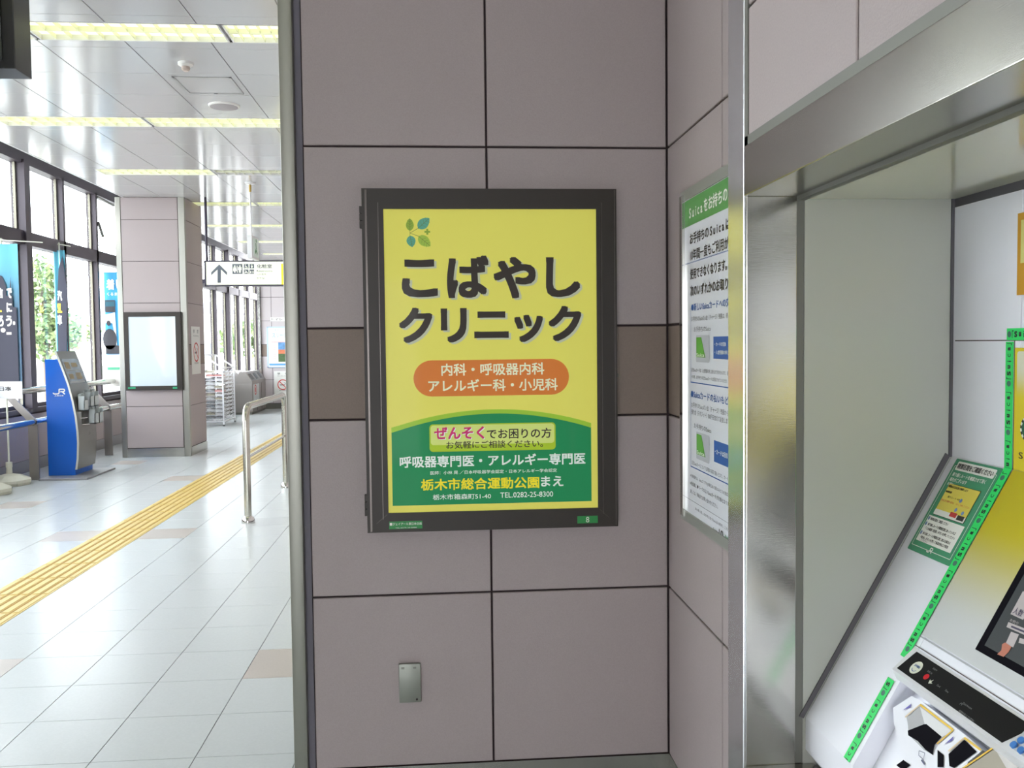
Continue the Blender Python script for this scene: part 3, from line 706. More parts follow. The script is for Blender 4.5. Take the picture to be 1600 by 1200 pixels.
# ------------------------------------------------------------------ fare machine in the recess
XM = 1.03; SA = Vector((XM-0.004, 1.312)); SB = Vector((0.725, 0.785))
dS = (SB-SA).normalized()
mc = thing('fare_machine', (1.1, 0.9, 0.69), 'white fare adjustment machine with sloping yellow console built into the wall recess', 'machine')
sec = [(XM, 1.812), (XM, 1.312), (0.726, 0.786), (0.726, 0.72), (0.75, 0.69), (1.7, 0.69), (1.7, 1.812)]
build(MB().prism([(x, 1.7325, z) for x, z in sec], (0, -0.2095, 0)), 'side_cabinet', MACH, mc)
# centre cabinet: same section but the lower console is cut back
off = 0.035
cn = Vector((-(SA.y-SB.y), (SA.x-SB.x))).normalized()   # (x,z) normal toward the user
def Sxz(s_, o2=0.0): q = SA + dS*s_ + cn*o2; return (q.x, q.y)
sec2 = [(XM+0.002, 1.812), (XM+0.002, 1.312), Sxz(0.43, -0.001), Sxz(0.435, -off), Sxz(0.64, -off), (0.76, 0.69), (1.7, 0.69), (1.7, 1.812)]
build(MB().prism([(x, 1.5225, z) for x, z in sec2], (0, -1.1, 0)), 'centre_cabinet', MACH, mc)
FV = Plane((XM, 1.728, 0), (0, -1, 0), (0, 0, 1))
SP = Plane((SA.x, 0, SA.y), (0, -1, 0), (-dS.x, 0, -dS.y))    # u = -Y, v = -s
assert SP.N.x < 0
su = lambda y: -y
sm_ = MB(); FV.rect(sm_, 0.002, 1.3, 1.5445, 1.5465, 0.0006, 0.002); FV.rect(sm_, 0.189, 0.1905, 1.31, 1.545, 0.0006, 0.002)
SP.stroke(sm_, [(-1.532, -0.362), (-0.45, -0.362)], 0.0015, 0.0008)
build_each(sm_, 'panel_seam', mat('seam_dark', (80, 72, 70), 0.8), mc)
sm_ = MB(); SP.rect(sm_, -1.55, -0.5, -0.345, -0.3425, 0.0002); build(sm_, 'moulded_line', mat('moulding', (172, 174, 178), 0.5), mc)
# yellow field
gmx = gradient_mat('console_yellow', 'Z', 1.22-0.69, 1.05-0.69, (192, 178, 20), (198, 200, 200), 0.35)
mb = MB(); SP.rect(mb, -1.532, -0.45, -0.340, 0.0, 0.0004, 0.0); build(mb, 'yellow_field', gmx, mc)
# yellow framed picture above the console
mb = MB(); FV.rect(mb, 0.1935, 1.1, 1.312, 1.532, 0.002, 0.004); sg = build(mb, 'sign_plate', mat('plate_yellow', (222, 204, 30), 0.4), mc)
gm2 = gradient_mat('sign_fade', 'Z', 1.44-0.69, 1.50-0.69, (222, 204, 30), (226, 224, 200), 0.4)
mb = MB(); FV.rrect(mb, 0.2005, 1.09, 1.32, 1.526, 0.006, 0.0024); build(mb, 'printed_field', gm2, sg)
ck = MB(); cu_, cv_ = FV.px(1610, 671); wsq = MB(); inner = MB()
for k in range(24): FV.ring(ck if k % 2 else wsq, cu_, cv_, 0.0195, 0.0235, 0.003, k*15, k*15+15, 2)
FV.disc(inner, cu_, cv_, 0.0195, 0.0195, 0.003)
build(ck, 'printed_ring', INK, sg); build(wsq, 'printed_ring', WINK, sg); build(inner, 'printed_disc', mat('deep_green', (28, 92, 60), 0.4), sg)
mb = MB(); a = FV.px(1594.3, 706); b = FV.px(1600.5, 717.5); FV.text(mb, 'S', a[0], b[0], b[1], a[1], 0.003, 0.01); build(mb, 'lettering', INK, sg)
# orange bordered poster
mb = MB(); FV.rect(mb, 0.196, 0.7, 1.626, 1.771, 0.002, 0.002); pz = build(mb, 'upper_poster', mat('amber', (206, 150, 22), 0.4), mc)
mb = MB(); FV.rect(mb, 0.206, 0.69, 1.682, 1.758, 0.0026); build(mb, 'printed_field', mat('pale_yellow', (222, 216, 130), 0.4), pz)
# green tape
TAPE = mat('tape_green', (44, 226, 108), 0.45); TIN = mat('tape_ink', (20, 40, 28), 0.5); TGR = mat('tape_grey', (70, 120, 104), 0.5)
def tape(pl, u, v, du, dv, length, start, w=0.0215, per=0.089, uc=0.0):
    """strip reading along du"""
    p = pl.sub(u, v, du, dv); a = MB(); b = MB(); c = MB()
    p.rect(a, 0, length, -w/2, w/2, 0.0012, 0.0008)
    s_ = start
    while s_ < length-0.004:
        def put(ch, x0, x1, h, bold, mbx):
            if s_+x1 < length and s_+x0 > 0: p.text(mbx, ch, s_+x0, s_+x1, -h/2, h/2, 0.0016, bold)
        if s_ > 0: p.disc(c, s_+0.005, 0, 0.0052, 0.0058, 0.0016)
        put('「', 0.013, 0.017, 0.014, 0.01, b); put('S', 0.0195, 0.0275, 0.011, 0.075, b); put('u', 0.032, 0.0385, 0.0085, 0.075, b)
        put('i', 0.0445, 0.0465, 0.011, 0.0, b); put('c', 0.053, 0.0590, 0.0085, -0.01, b); put('a', 0.065, 0.0715, 0.0085, 0.075, b); put('」', 0.0745, 0.0785, 0.014, 0.01, b)
        s_ += per
    return a, b, c
hv = (1.545+1.563)/2
for nm, args in (('h', (FV, 0.168, hv+0.0025, (1, 0), (0, 1), 0.5, 0.003)), ('v', (FV, 0.1765, 1.311, (0, 1), (-1, 0), 0.232, -0.027)),
                 ('s1', (SP, -1.546, -0.392, (0, 1), (-1, 0), 0.392, 0.0145-0.003)), ('s2', (SP, -1.546, -0.606, (0, 1), (-1, 0), 0.168, -0.044))):
    a, b, c = tape(*args); ta = build(a, 'green_tape', TAPE, mc); build(b, 'lettering', TIN, ta)
    if c.v: build(c, 'printed_dot', TGR, ta)
# green instruction sticker on the slope
ST = SP.sub(-1.7055, -0.207, (1, 0), (0, 1))      # u 0..0.147, v 0..0.205
mb = MB(); ST.rrect(mb, 0, 0.1475, 0, 0.205, 0.003, 0.0008, 0.0006); st = build(mb, 'instruction_sticker', mat('sticker_green', (64, 148, 108), 0.35), mc)
wk = MB(); dk = MB(); yl = MB(); rd = MB(); bc = MB()
for (p, q) in (((0.007, 0.012), (0.007, 0.190)), ((0.1405, 0.012), (0.1405, 0.190)), ((0.007, 0.012), (0.1405, 0.012)), ((0.007, 0.190), (0.012, 0.190)), ((0.136, 0.190), (0.1405, 0.190))): ST.stroke(wk, [p, q], 0.0012, 0.0012)
ST.rrect(wk, 0.012, 0.136, 0.181, 0.2, 0.003, 0.0013)
ST.text(dk, '精算区間をご確認ください', 0.017, 0.131, 0.1845, 0.1965, 0.0018, 0.03)
ST.text(wk, '乗り越しルートを確認させて頂く', 0.014, 0.122, 0.1675, 0.176, 0.0014, 0.02); ST.text(wk, '場合がございます', 0.014, 0.070, 0.1565, 0.165, 0.0014, 0.02)
ST.text(wk, 'お願い', 0.014, 0.036, 0.1475, 0.154, 0.0014, 0.02)
ST.rect(dk, 0.0205, 0.1235, 0.0825, 0.1525, 0.0012); ST.rect(yl, 0.0215, 0.1225, 0.0835, 0.1515, 0.0016); ST.rect(wk, 0.0215, 0.1225, 0.0835, 0.095, 0.0018)
ST.text(dk, '精算が下記区間で精算します', 0.024, 0.088, 0.1435, 0.1485, 0.002, 0.02); ST.text(dk, '●精算区間', 0.024, 0.043, 0.132, 0.1365, 0.002, 0.02)
ST.text(dk, '乗りルート 470', 0.038, 0.078, 0.1225, 0.127, 0.002, 0.0)
ST.text(rd, '乗車区間で精算の場合は、「はい」を押してください', 0.024, 0.118, 0.113, 0.1175, 0.002, 0.0)
ST.rrect(rd, 0.072, 0.094, 0.0885, 0.098, 0.001, 0.002); ST.rrect(dk, 0.097, 0.119, 0.0865, 0.096, 0.001, 0.002)
for (cu2, cv2) in ((0.083, 0.124), (0.083, 0.104), (0.107, 0.1015)): ST.disc(bc, cu2, cv2, 0.0042, 0.0042, 0.0021)
ST.rect(wk, 0.012, 0.132, 0.023, 0.079, 0.0013)
for (cv2, s1, s2) in ((0.0725, '精算区間をご確認ください', None), (0.0605, '乗り越しルートが精算区間とあっていれば', '「この経路で精算」ボタンを押してください'), (0.0405, '乗り越しルートが精算区間と異なる場合は', '「取消」ボタンを押して係員改札口で精算')):
    ST.disc(bc, 0.017, cv2, 0.003, 0.0042, 0.0018)
    ST.text(dk, s1, 0.0235, 0.0235+0.005*len(s1), cv2-0.003, cv2+0.003, 0.0018, 0.01)
    if s2: ST.text(dk, s2, 0.0235, 0.0235+0.005*len(s2), cv2-0.012, cv2-0.006, 0.0018, 0.01)
ST.text(dk, 'してください', 0.0235, 0.052, 0.0235, 0.028, 0.0018, 0.0)
jr_mark(ST, wk, 0.063, 0.080, 0.008, 0.0195, 0.0014)
build(wk, 'printed_field', WINK, st); build(yl, 'printed_screen', mat('screen_yellow', (226, 208, 84), 0.4), st); build(dk, 'lettering', INK, st)
build(rd, 'lettering', REDINK, st); build(bc, 'printed_disc', mat('pale_blue', (120, 150, 190), 0.4), st)
# touch screen
mb = MB(); SP.rect(mb, -1.389, -0.95, -0.315, -0.02, 0.001, 0.003); tsn = build(mb, 'touch_screen', SLOT, mc)
mb = MB(); SP.rect(mb, -1.373, -0.966, -0.302, -0.034, 0.0016); build(mb, 'screen_glass', mat('screen_grey', (60, 64, 66), 0.4, spec=0.3), tsn)
wk = MB(); bp = MB(); ok_ = MB()
q7 = lambda x, y: SP.px(x/4.44+1480, y/4.44+850)
SP.poly(wk, [q7(533, 330), q7(446, 490), q7(533, 530), q7(640, 400)], 0.002)
SP.poly(wk, [q7(432, 545), q7(418, 580), q7(600, 660), q7(620, 620)], 0.002)
SP.poly(bp, [q7(455, 570), q7(450, 582), q7(600, 645), q7(605, 632)], 0.0024)
SP.poly(wk, [q7(450, 612), q7(505, 632), q7(465, 722), q7(412, 695)], 0.002); SP.poly(wk, [q7(510, 655), q7(560, 670), q7(545, 700), q7(502, 690)], 0.002)
SP.poly(ok_, [q7(412, 688), q7(455, 718), q7(435, 755), q7(400, 788), q7(356, 770), q7(385, 742), q7(390, 700)], 0.0026)
a = q7(485, 440); SP.text(bp, '人数', a[0], a[0]+0.022, a[1]-0.012, a[1], 0.0026, 0.01)
a = q7(450, 520); SP.text(wk, 'お釣り', a[0], a[0]+0.02, a[1]-0.005, a[1], 0.0022, 0.0)
build(wk, 'screen_button', mat('screen_white', (180, 172, 172), 0.3, emit=0.12), tsn); build(bp, 'lettering', mat('screen_ink', (60, 56, 84), 0.4), tsn); build(ok_, 'screen_picture', mat('screen_hand', (186, 112, 88), 0.4), tsn)
# projecting display ledge
LB = Sxz(0.366, 0.0); LFp = (0.803, 0.956); LR = Sxz(0.432, 0.0)
build(MB().prism([(x, 1.533, z) for x, z in (LB, LFp, (LFp[0]+0.004, LFp[1]-0.008), LR)], (0, -0.7, 0)), 'display_ledge', WPAINT, mc)
u2 = Vector((LFp[0]-LB[0], 0, LFp[1]-LB[1])).normalized()
LP = Plane((LB[0], 0, LB[1]), (0, -1, 0), -u2)
ll = Vector((LFp[0]-LB[0], LFp[1]-LB[1])).length
mb = MB(); LP.poly(mb, [(-1.517, -0.005), (-1.523, -ll+0.006), (-1.222, -ll+0.006), (-1.20, -0.005)], 0.0012, 0.001); dp = build(mb, 'display_glass', mat('display_black', (14, 14, 16), 0.45, spec=0.25), mc)
lpx = lambda x, y: LP.px(x/10+1380, y/10+1000)
wk = MB(); c = lpx(525, 442); LP.disc(wk, c[0], c[1], 0.0135, 0.0135, 0.0018); gsym = MB()
LP.ring(gsym, c[0], c[1]-0.002, 0.006, 0.0072, 0.0022, 200, 340, 10); a = lpx(450, 400); LP.text(gsym, '音声案内', c[0]-0.008, c[0]+0.008, c[1]+0.0005, c[1]+0.0055, 0.0022, 0.01)
rd = MB(); c2 = lpx(683, 585); LP.disc(rd, c2[0], c2[1], 0.0062, 0.006, 0.0018)
c3 = lpx(755, 665); LP.poly(wk, [(c3[0]-0.006, c3[1]+0.003), (c3[0]-0.002, c3[1]-0.005), (c3[0]+0.006, c3[1]-0.001), (c3[0]+0.001, c3[1]+0.000), (c3[0]+0.002, c3[1]+0.006), (c3[0]-0.002, c3[1]+0.001)], 0.0018)
txt = MB()
for (s_, x, y, w_) in (('取扱中', 800, 440, 0.012), ('CARD IN', 715, 480, 0.014), ('Card', 865, 700, 0.009), ('Time', 990, 780, 0.01), ('Total Amount', 1270, 1000-20, 0.024)):
    a = lpx(x, y); LP.text(txt, s_, a[0], a[0]+w_, a[1]-0.0035, a[1], 0.0018, 0.0)
a = lpx(1240, 980+0); a = LP.px(1503, 1099); LP.text(txt, '円', a[0], a[0]+0.005, a[1]-0.004, a[1], 0.0018)
a = LP.px(1501, 1110); LP.text(txt, '精算額を投入してください', a[0], a[0]+0.040, a[1]-0.004, a[1], 0.0018)
build(wk, 'indicator', mat('indicator_white', (222, 224, 206), 0.4), dp); build(rd, 'indicator_lamp', mat('lamp_red', (205, 22, 40), 0.3), dp)
build(gsym, 'lettering', BLUEINK, dp); build(txt, 'lettering', mat('dim_ink', (150, 148, 150), 0.5), dp)
# card slot unit below the ledge
SD = 0.0
rr = lambda x, y, o2: SP.px(x/6.667+1360, y/6.667+1040, o2)
mb = MB(); SP.poly(mb, [rr(x, y, 0.0) for x, y in ((235, 440), (430, 315), (540, 375), (1010, 740), (1170, 880), (1010, 1010), (980, 1200), (600, 1300), (400, 1100), (290, 800), (245, 600))], 0.0, 0.036)
cu1 = build(mb, 'card_unit', MACH, mc)
mb = MB(); SP.poly(mb, [rr(x, y, 0.0) for x, y in ((380, 540), (395, 625), (400, 720), (560, 880), (660, 935), (690, 830), (860, 690), (540, 430), (520, 425))], 0.0006)
build(mb, 'card_funnel', mat('funnel_shade', (176, 176, 178), 0.5), cu1)
mb = MB(); SP.poly(mb, [rr(x, y, 0.0) for x, y in ((395, 680), (560, 615), (590, 612), (750, 745), (675, 830), (655, 935), (580, 880), (500, 790), (400, 730))], 0.0012)
SP.poly(mb, [rr(x, y, 0.0) for x, y in ((820, 925), (985, 775), (1115, 900), (880, 1070), (830, 1050))], 0.0012); SP.poly(mb, [rr(x, y, 0.0) for x, y in ((705, 880), (770, 935), (770, 1060), (705, 1060))], 0.0012)
SP.poly(mb, [rr(x, y, 0.0) for x, y in ((275, 1040), (350, 985), (425, 1040), (350, 1100))], 0.0012)
build_each(mb, 'card_slot', SLOT, cu1)
mb = MB(); SP.poly(mb, [rr(x, y, 0.0) for x, y in ((520, 430), (860, 690), (745, 750), (570, 610))], 0.001); build(mb, 'card_guide', WPAINT, cu1)
mb = MB()
SP.stroke(mb, [rr(525, 410, 0), rr(870, 675, 0)], 0.0035, 0.0016); SP.stroke(mb, [rr(985, 757, 0), rr(1160, 885, 0)], 0.0035, 0.0016); SP.stroke(mb, [rr(870, 675, 0), rr(700, 820, 0)], 0.0028, 0.0016)
build_each(mb, 'yellow_edge', mat('edge_yellow', (228, 186, 50), 0.4), cu1)
mb = MB(); SP.stroke(mb, [rr(370, 540, 0), rr(525, 410, 0)], 0.0028, 0.0016); SP.stroke(mb, [rr(820, 895, 0), rr(985, 757, 0)], 0.0028, 0.0016)
build_each(mb, 'pale_edge', mat('edge_peach', (226, 204, 168), 0.4), cu1)
mb = MB()
for tri in (((345, 470), (435, 400), (420, 440)), ((782, 822), (875, 740), (860, 785))): SP.poly(mb, [rr(x, y, 0) for x, y in tri], 0.0016)
build_each(mb, 'arrow_mark', mat('arrow_violet', (92, 84, 168), 0.4), cu1)
mb = MB(); SP.stroke(mb, [rr(515, 890, 0), rr(575, 915, 0), rr(560, 985, 0), rr(512, 940, 0), rr(515, 890, 0)], 0.0009, 0.0016); SP.stroke(mb, [rr(540, 985, 0), rr(575, 1035, 0)], 0.003, 0.0016)
build(mb, 'card_symbol', mat('symbol_ink', (70, 74, 110), 0.4), cu1)
# change tray and key pad to the right of the card unit
mb = MB(); SP.poly(mb, [rr(x, y, 0) for x, y in ((960, 1085), (1305, 845), (1700, 1090), (1700, 1250), (1100, 1250))], 0.001, 0.02); ty = build(mb, 'change_tray', mat('tray_brown', (128, 122, 108), 0.35, 0.5), mc)
mb = MB(); SP.poly(mb, [rr(x, y, 0) for x, y in ((1305, 870), (1620, 1060), (1430, 1080))], 0.0016); build(mb, 'tray_flap', mat('tray_grey', (158, 154, 150), 0.3, 0.5), ty)
mb = MB(); SP.stroke(mb, [rr(1305, 850, 0), rr(1640, 1040, 0)], 0.006, 0.002); SP.stroke(mb, [rr(1305, 850, 0), rr(960, 1085, 0)], 0.003, 0.002)
build(mb, 'tray_edge', mat('edge_yellow2', (222, 178, 30), 0.4), ty)
mb = MB(); LP.rrect(mb, -1.205, -1.04, -ll+0.008, -0.004, 0.004, 0.003, 0.003); kp = build(mb, 'key_pad', mat('pad_grey', (198, 200, 204), 0.4), mc)
for (x, y) in ((1587, 1167), (1598.5, 1160), (1598.5, 1175.5), (1610, 1168), (1610, 1183), (1621, 1176)):
    c = LP.px(x, y); mb = MB(); LP.disc(mb, c[0], c[1], 0.0052, 0.0055, 0.006, 0.004); build(mb, 'key', mat('key_blue', (70, 130, 205), 0.3), kp)

# ------------------------------------------------------------------ dark display hanging top left
dl = thing('hanging_display', (-2.4, 4.7, 2.93), 'dark framed display board hanging at the top left corner of the view', 'display')
a = onY(24, 107, 4.6); zb = a.z; xr_ = a.x
build(MB().cbox(xr_-1.5, xr_, 4.6, 4.78, zb, zb+0.55, 0.004), 'case', BLACK, dl)
build(MB().box(xr_-1.44, xr_-0.058, 4.592, 4.602, zb+0.04, zb+0.51), 'screen_glass', mat('board_grey', (52, 54, 54), 0.25), dl)
for dx in (-1.2, -0.3): build(MB().tube([(xr_+dx, 4.7, zb+0.54), (xr_+dx, 4.7, H_C)], 0.015, 10), 'hanger', DSTEEL, dl, smooth=True)

# ------------------------------------------------------------------ restroom sign
YS = 12.919
rs = thing('restroom_sign', (-2.6, YS, 2.40), 'illuminated hanging restroom direction sign with up arrow and pictograms', 'sign')
SX0, SX1, SZ0, SZ1 = -3.292, -1.75, 2.400, 2.757
build(MB().box(SX0, SX1, YS, YS+0.16, SZ0, SZ0+0.018).box(SX0, SX1, YS, YS+0.16, SZ1-0.018, SZ1).box(SX0, SX0+0.022, YS, YS+0.16, SZ0, SZ1).box(SX1-0.02, SX1, YS, YS+0.16, SZ0, SZ1), 'case', mat('case_violet_black', (50, 42, 62), 0.4), rs)
SG = Plane((0, YS+0.008, 0), (1, 0, 0), (0, 0, 1))
xdiv = onY(433, 430, YS).x
build(MB().box(SX0+0.02, xdiv-0.004, YS+0.008, YS+0.12, SZ0+0.018, SZ1-0.018), 'lit_panel', mat('lit_white', (240, 243, 226), 0.4, emit=0.3), rs)
build(MB().box(xdiv+0.004, SX1-0.02, YS+0.008, YS+0.12, SZ0+0.018, SZ1-0.018), 'lit_panel', mat('lit_white', (240, 243, 226), 0.4, emit=0.3), rs)
build(MB().box(onY(439.5, 430, YS).x, SX1-0.02, YS+0.004, YS+0.009, SZ0+0.018, onY(440, 412, YS).z), 'yellow_field', mat('lit_yellow', (250, 236, 40), 0.4, emit=0.5), rs)
qs = lambda x, y: SG.px(x/10+300, y/10+390)
GI = mat('sign_grey_ink', (92, 98, 108), 0.5); mb = MB()
SG.poly(mb, [qs(425, 232), qs(548, 355), qs(548, 402), qs(452, 310), qs(452, 518), qs(400, 518), qs(400, 310), qs(300, 402), qs(300, 355)], 0.003)
def srect(m_, x0, y0, x1, y1, o2): a = qs(x0, y0); b = qs(x1, y1); SG.rect(m_, a[0], b[0], b[1], a[1], o2)
for r_ in ((630, 225, 790, 380), (812, 225, 885, 295), (900, 225, 972, 295), (812, 312, 885, 380), (900, 312, 972, 380)): srect(mb, *r_, 0.003)
build(mb, 'printed_symbol', GI, rs)
mb = MB()
for x in (668, 750): 
    c = qs(x, 258); SG.disc(mb, c[0], c[1], 0.011, 0.011, 0.005, 0, 12)
SG.poly(mb, [qs(650, 275), qs(686, 275), qs(700, 335), qs(680, 335), qs(680, 362), qs(660, 362), qs(655, 335), qs(640, 335)], 0.005)
srect(mb, 700, 250, 714, 362, 0.005); SG.poly(mb, [qs(722, 275), qs(775, 275), qs(775, 320), qs(765, 320), qs(765, 362), qs(735, 362), qs(735, 320), qs(722, 320)], 0.005)
c = qs(836, 240); SG.disc(mb, c[0], c[1], 0.006, 0.006, 0.005, 0, 10); SG.stroke(mb, [qs(836, 250), qs(838, 268), qs(858, 270), qs(868, 288)], 0.006, 0.005); SG.ring(mb, *qs(845, 276), 0.011, 0.015, 0.005, 0, 360, 14)
c = qs(936, 240); SG.disc(mb, c[0], c[1], 0.006, 0.006, 0.005, 0, 10); SG.poly(mb, [qs(922, 252), qs(950, 252), qs(944, 288), qs(928, 288)], 0.005)
SG.stroke(mb, [qs(820, 368), qs(850, 352), qs(875, 368)], 0.010, 0.005); SG.stroke(mb, [qs(828, 330), qs(856, 345)], 0.008, 0.005)
for x in (920, 955): SG.stroke(mb, [qs(x, 335), qs(x, 370)], 0.014, 0.005)
build(mb, 'printed_symbol', mat('lit_white', (240, 243, 226), 0.4), rs)
mb = MB()
for (s_, x0, y0, x1, y1, bd) in (('化粧室', 1012, 230, 1250, 290, 0.03), ('Restrooms', 1010, 318, 1258, 348, 0.0), ('公共厠所', 1010, 372, 1160, 402, 0.0), ('화장실', 1010, 430, 1130, 462, 0.0)):
    a = qs(x0, y0); b = qs(x1, y1); SG.text(mb, s_, a[0], b[0], b[1], a[1], 0.004, bd)
build(mb, 'lettering', mat('sign_grey_light', (104, 106, 112), 0.5), rs)
for x in (SX0+0.02, SX1-0.25): build(MB().tube([(x, YS+0.08, SZ1), (x, YS+0.08, H_C)], 0.018, 10), 'hanger', mat('case_violet_black', (50, 42, 62), 0.4), rs, smooth=True)
build(MB().box(SX0-0.035, SX0, YS+0.02, YS+0.06, SZ0+0.04, SZ0+0.10), 'bracket', mat('case_violet_black', (50, 42, 62), 0.4), rs)

# exit sign
pe = onZ(388, 283, H_C); ze = onY(388, 367, pe.y).z; zb = onY(388, 403, pe.y).z
ex = thing('exit_sign', (pe.x, pe.y, zb), 'small white hanging exit sign seen edge-on, on a thin rod from the ceiling', 'sign')
build(MB().cbox(pe.x-0.03, pe.x+0.03, pe.y-0.02, pe.y+0.42, zb, ze, 0.004), 'case', WPAINT, ex)
build(MB().box(pe.x+0.03, pe.x+0.034, pe.y+0.05, pe.y+0.38, zb+0.03, ze-0.03), 'lit_panel', mat('exit_face', (200, 212, 205), 0.4, emit=0.2), ex)
EX = Plane((pe.x+0.034, pe.y, zb), (0, 1, 0), (0, 0, 1)); mb = MB(); h_ = ze-zb
EX.stroke(mb, [(0.14, h_*0.25), (0.21, h_*0.45), (0.20, h_*0.72)], 0.04, 0.002); EX.stroke(mb, [(0.20, h_*0.42), (0.28, h_*0.25)], 0.035, 0.002); EX.disc(mb, 0.22, h_*0.82, 0.025, 0.025, 0.002)
build(mb, 'printed_symbol', GREEN, ex)
build(MB().tube([(pe.x, pe.y+0.1, ze), (pe.x, pe.y+0.1, H_C-0.02)], 0.010, 8), 'hanger', WPAINT, ex, smooth=True)
build(MB().lathe((pe.x, pe.y+0.1, H_C), (0, 0, -1), [(0.07, 0), (0.06, 0.02), (0.015, 0.03)], 16), 'ceiling_rose', WPAINT, ex, smooth=True)
build(MB().tube([(pe.x, pe.y+0.1, H_C-0.03), (pe.x, pe.y+0.1, H_C-0.12)], 0.016, 8), 'collar', mat('brass', (190, 160, 90), 0.4, 0.6), ex, smooth=True)

# ------------------------------------------------------------------ blank poster case on the pillar
PB = Plane((0, PY0-0.06, 0), (1, 0, 0), (0, 0, 1))
a = PB.px(193, 488); b = PB.px(285, 609); c = PB.px(199.5, 495); d = PB.px(276.5, 602.5)
pbx = lightbox('blank_poster_case', PB, a[0], b[0], b[1], a[1], c[0], d[0], d[1], c[1], 0.06, 'empty bronze framed poster case with a blank pale panel on the square pillar', None)
mb = MB(); PB.rect(mb, c[0], d[0], d[1], c[1], -0.008, 0.03); build(mb, 'blank_panel', mat('blank_acrylic', (206, 216, 222), 0.12, coat=0.5), pbx)
mb = MB(); e = PB.px(200, 605); f_ = PB.px(212, 607.5); PB.rect(mb, e[0], f_[0], f_[1], e[1], 0.003, 0.003); e = PB.px(270, 604.5); f_ = PB.px(277, 607.5); PB.rect(mb, e[0], f_[0], f_[1], e[1], 0.003, 0.003)
build_each(mb, 'label_plate', mat('plate_green', (40, 160, 110), 0.5), pbx)
# no smoking signs
def nosmoke(pl, u0, u1, v0, v1, label, off=0.004, base=None):
    t = thing('no_smoking_sign', pl.P((u0+u1)/2, v0), label, 'sign')
    mb = MB(); pl.rect(mb, u0, u1, v0, v1, off, off); build(mb, 'sign_plate', WHITE, t)
    w = u1-u0; h = v1-v0; cu_, cv_ = (u0+u1)/2, v0+h*0.46; r = w*0.31
    mb = MB(); pl.ring(mb, cu_, cv_, r*0.84, r, off+0.003); pl.stroke(mb, [(cu_-r*0.62, cv_+r*0.62), (cu_+r*0.62, cv_-r*0.62)], r*0.14, off+0.0035); build(mb, 'printed_ring', REDINK, t)
    mb = MB(); pl.rect(mb, cu_-r*0.55, cu_+r*0.35, cv_-r*0.14, cv_+r*0.05, off+0.0025); pl.stroke(mb, [(cu_+r*0.4, cv_+r*0.05), (cu_+r*0.5, cv_+r*0.3), (cu_+r*0.2, cv_+r*0.4)], r*0.08, off+0.0025)
    pl.text(mb, '禁', cu_-w*0.3, cu_-w*0.14, v0+h*0.86, v0+h*0.94, off+0.003, 0.02); pl.text(mb, '煙', cu_+w*0.14, cu_+w*0.3, v0+h*0.86, v0+h*0.94, off+0.003, 0.02)
    pl.text(mb, 'No Smoking', cu_-w*0.3, cu_+w*0.3, v0+h*0.78, v0+h*0.825, off+0.003); pl.text(mb, '禁止吸烟', cu_-w*0.22, cu_+w*0.22, v0+h*0.215, v0+h*0.25, off+0.003, 0.02)
    build(mb, 'lettering', GREYINK, t); return t
PRs = Plane((PX1, 0, 0), (0, 1, 0), (0, 0, 1))
nosmoke(PRs, 13.15, 13.61, 1.155, 1.845, 'tall white no smoking sign on the shaded side of the pillar')
ES = Plane((0, 22.49, 0), (1, 0, 0), (0, 0, 1))
a = ES.px(428, 580); b = ES.px(452, 618)
nosmoke(ES, a[0], a[0]+0.42, a[1]-0.62, a[1], 'white no smoking sign on the far end wall under the blue framed poster')
a = ES.px(422.5, 495.8); b = ES.px(450, 501.8)
t = thing('toilet_sign', ES.P(a[0]+0.35, b[1]), 'narrow white toilet sign with green arrow on the far end wall', 'sign')
mb = MB(); ES.rect(mb, a[0], a[0]+0.62, b[1], a[1], 0.004, 0.01); build(mb, 'sign_plate', WHITE, t)
mb = MB(); ES.text(mb, 'トイレ', a[0]+0.03, a[0]+0.30, b[1]+0.02, a[1]-0.02, 0.006, 0.02); build(mb, 'lettering', INK, t)
mb = MB(); h_ = (a[1]+b[1])/2; ES.poly(mb, [(a[0]+0.36, h_-0.015), (a[0]+0.5, h_-0.015), (a[0]+0.5, h_-0.035), (a[0]+0.58, h_), (a[0]+0.5, h_+0.035), (a[0]+0.5, h_+0.015), (a[0]+0.36, h_+0.015)], 0.006); build_each(mb, 'arrow_mark', GREEN, t)
a = ES.px(416.5, 510.5); b = ES.px(419, 574.5)
u0 = a[0]; u1 = u0+0.78; v1 = a[1]; v0 = b[1]
t = thing('framed_poster', ES.P((u0+u1)/2, v0), 'pale blue framed travel poster with a house picture on the far end wall', 'poster')
mb = MB()
for (p, q, r, s_) in ((u0, u1, v1-0.03, v1), (u0, u1, v0, v0+0.03), (u0, u0+0.03, v0, v1), (u1-0.03, u1, v0, v1)): ES.rect(mb, p, q, r, s_, 0.012, 0.02)
build(mb, 'frame', mat('frame_blue', (178, 200, 222), 0.4), t)
mb = MB(); ES.rect(mb, u0+0.03, u1-0.03, v0+0.03, v1-0.03, 0.004, 0.01); po = build(mb, 'poster_print', WINK, t)
mb = MB(); ES.text(mb, 'スリーデーパス', u0+0.13, u1-0.02, v1-0.27, v1-0.15, 0.006, 0.01); ES.rect(mb, u0+0.05, u1-0.05, v0+0.05, v0+0.10, 0.006); ES.text(mb, '三連休', u0+0.12, u0+0.3, v1-0.10, v1-0.07, 0.006)
build(mb, 'lettering', mat('sky_blue_ink', (96, 160, 214), 0.5), po)
mb = MB(); ES.rect(mb, u0+0.27, u1-0.06, v0+0.42, v0+0.62, 0.007); build(mb, 'printed_picture', mat('picture_sky', (96, 142, 190), 0.5, noise=0.5, nscale=14), po)
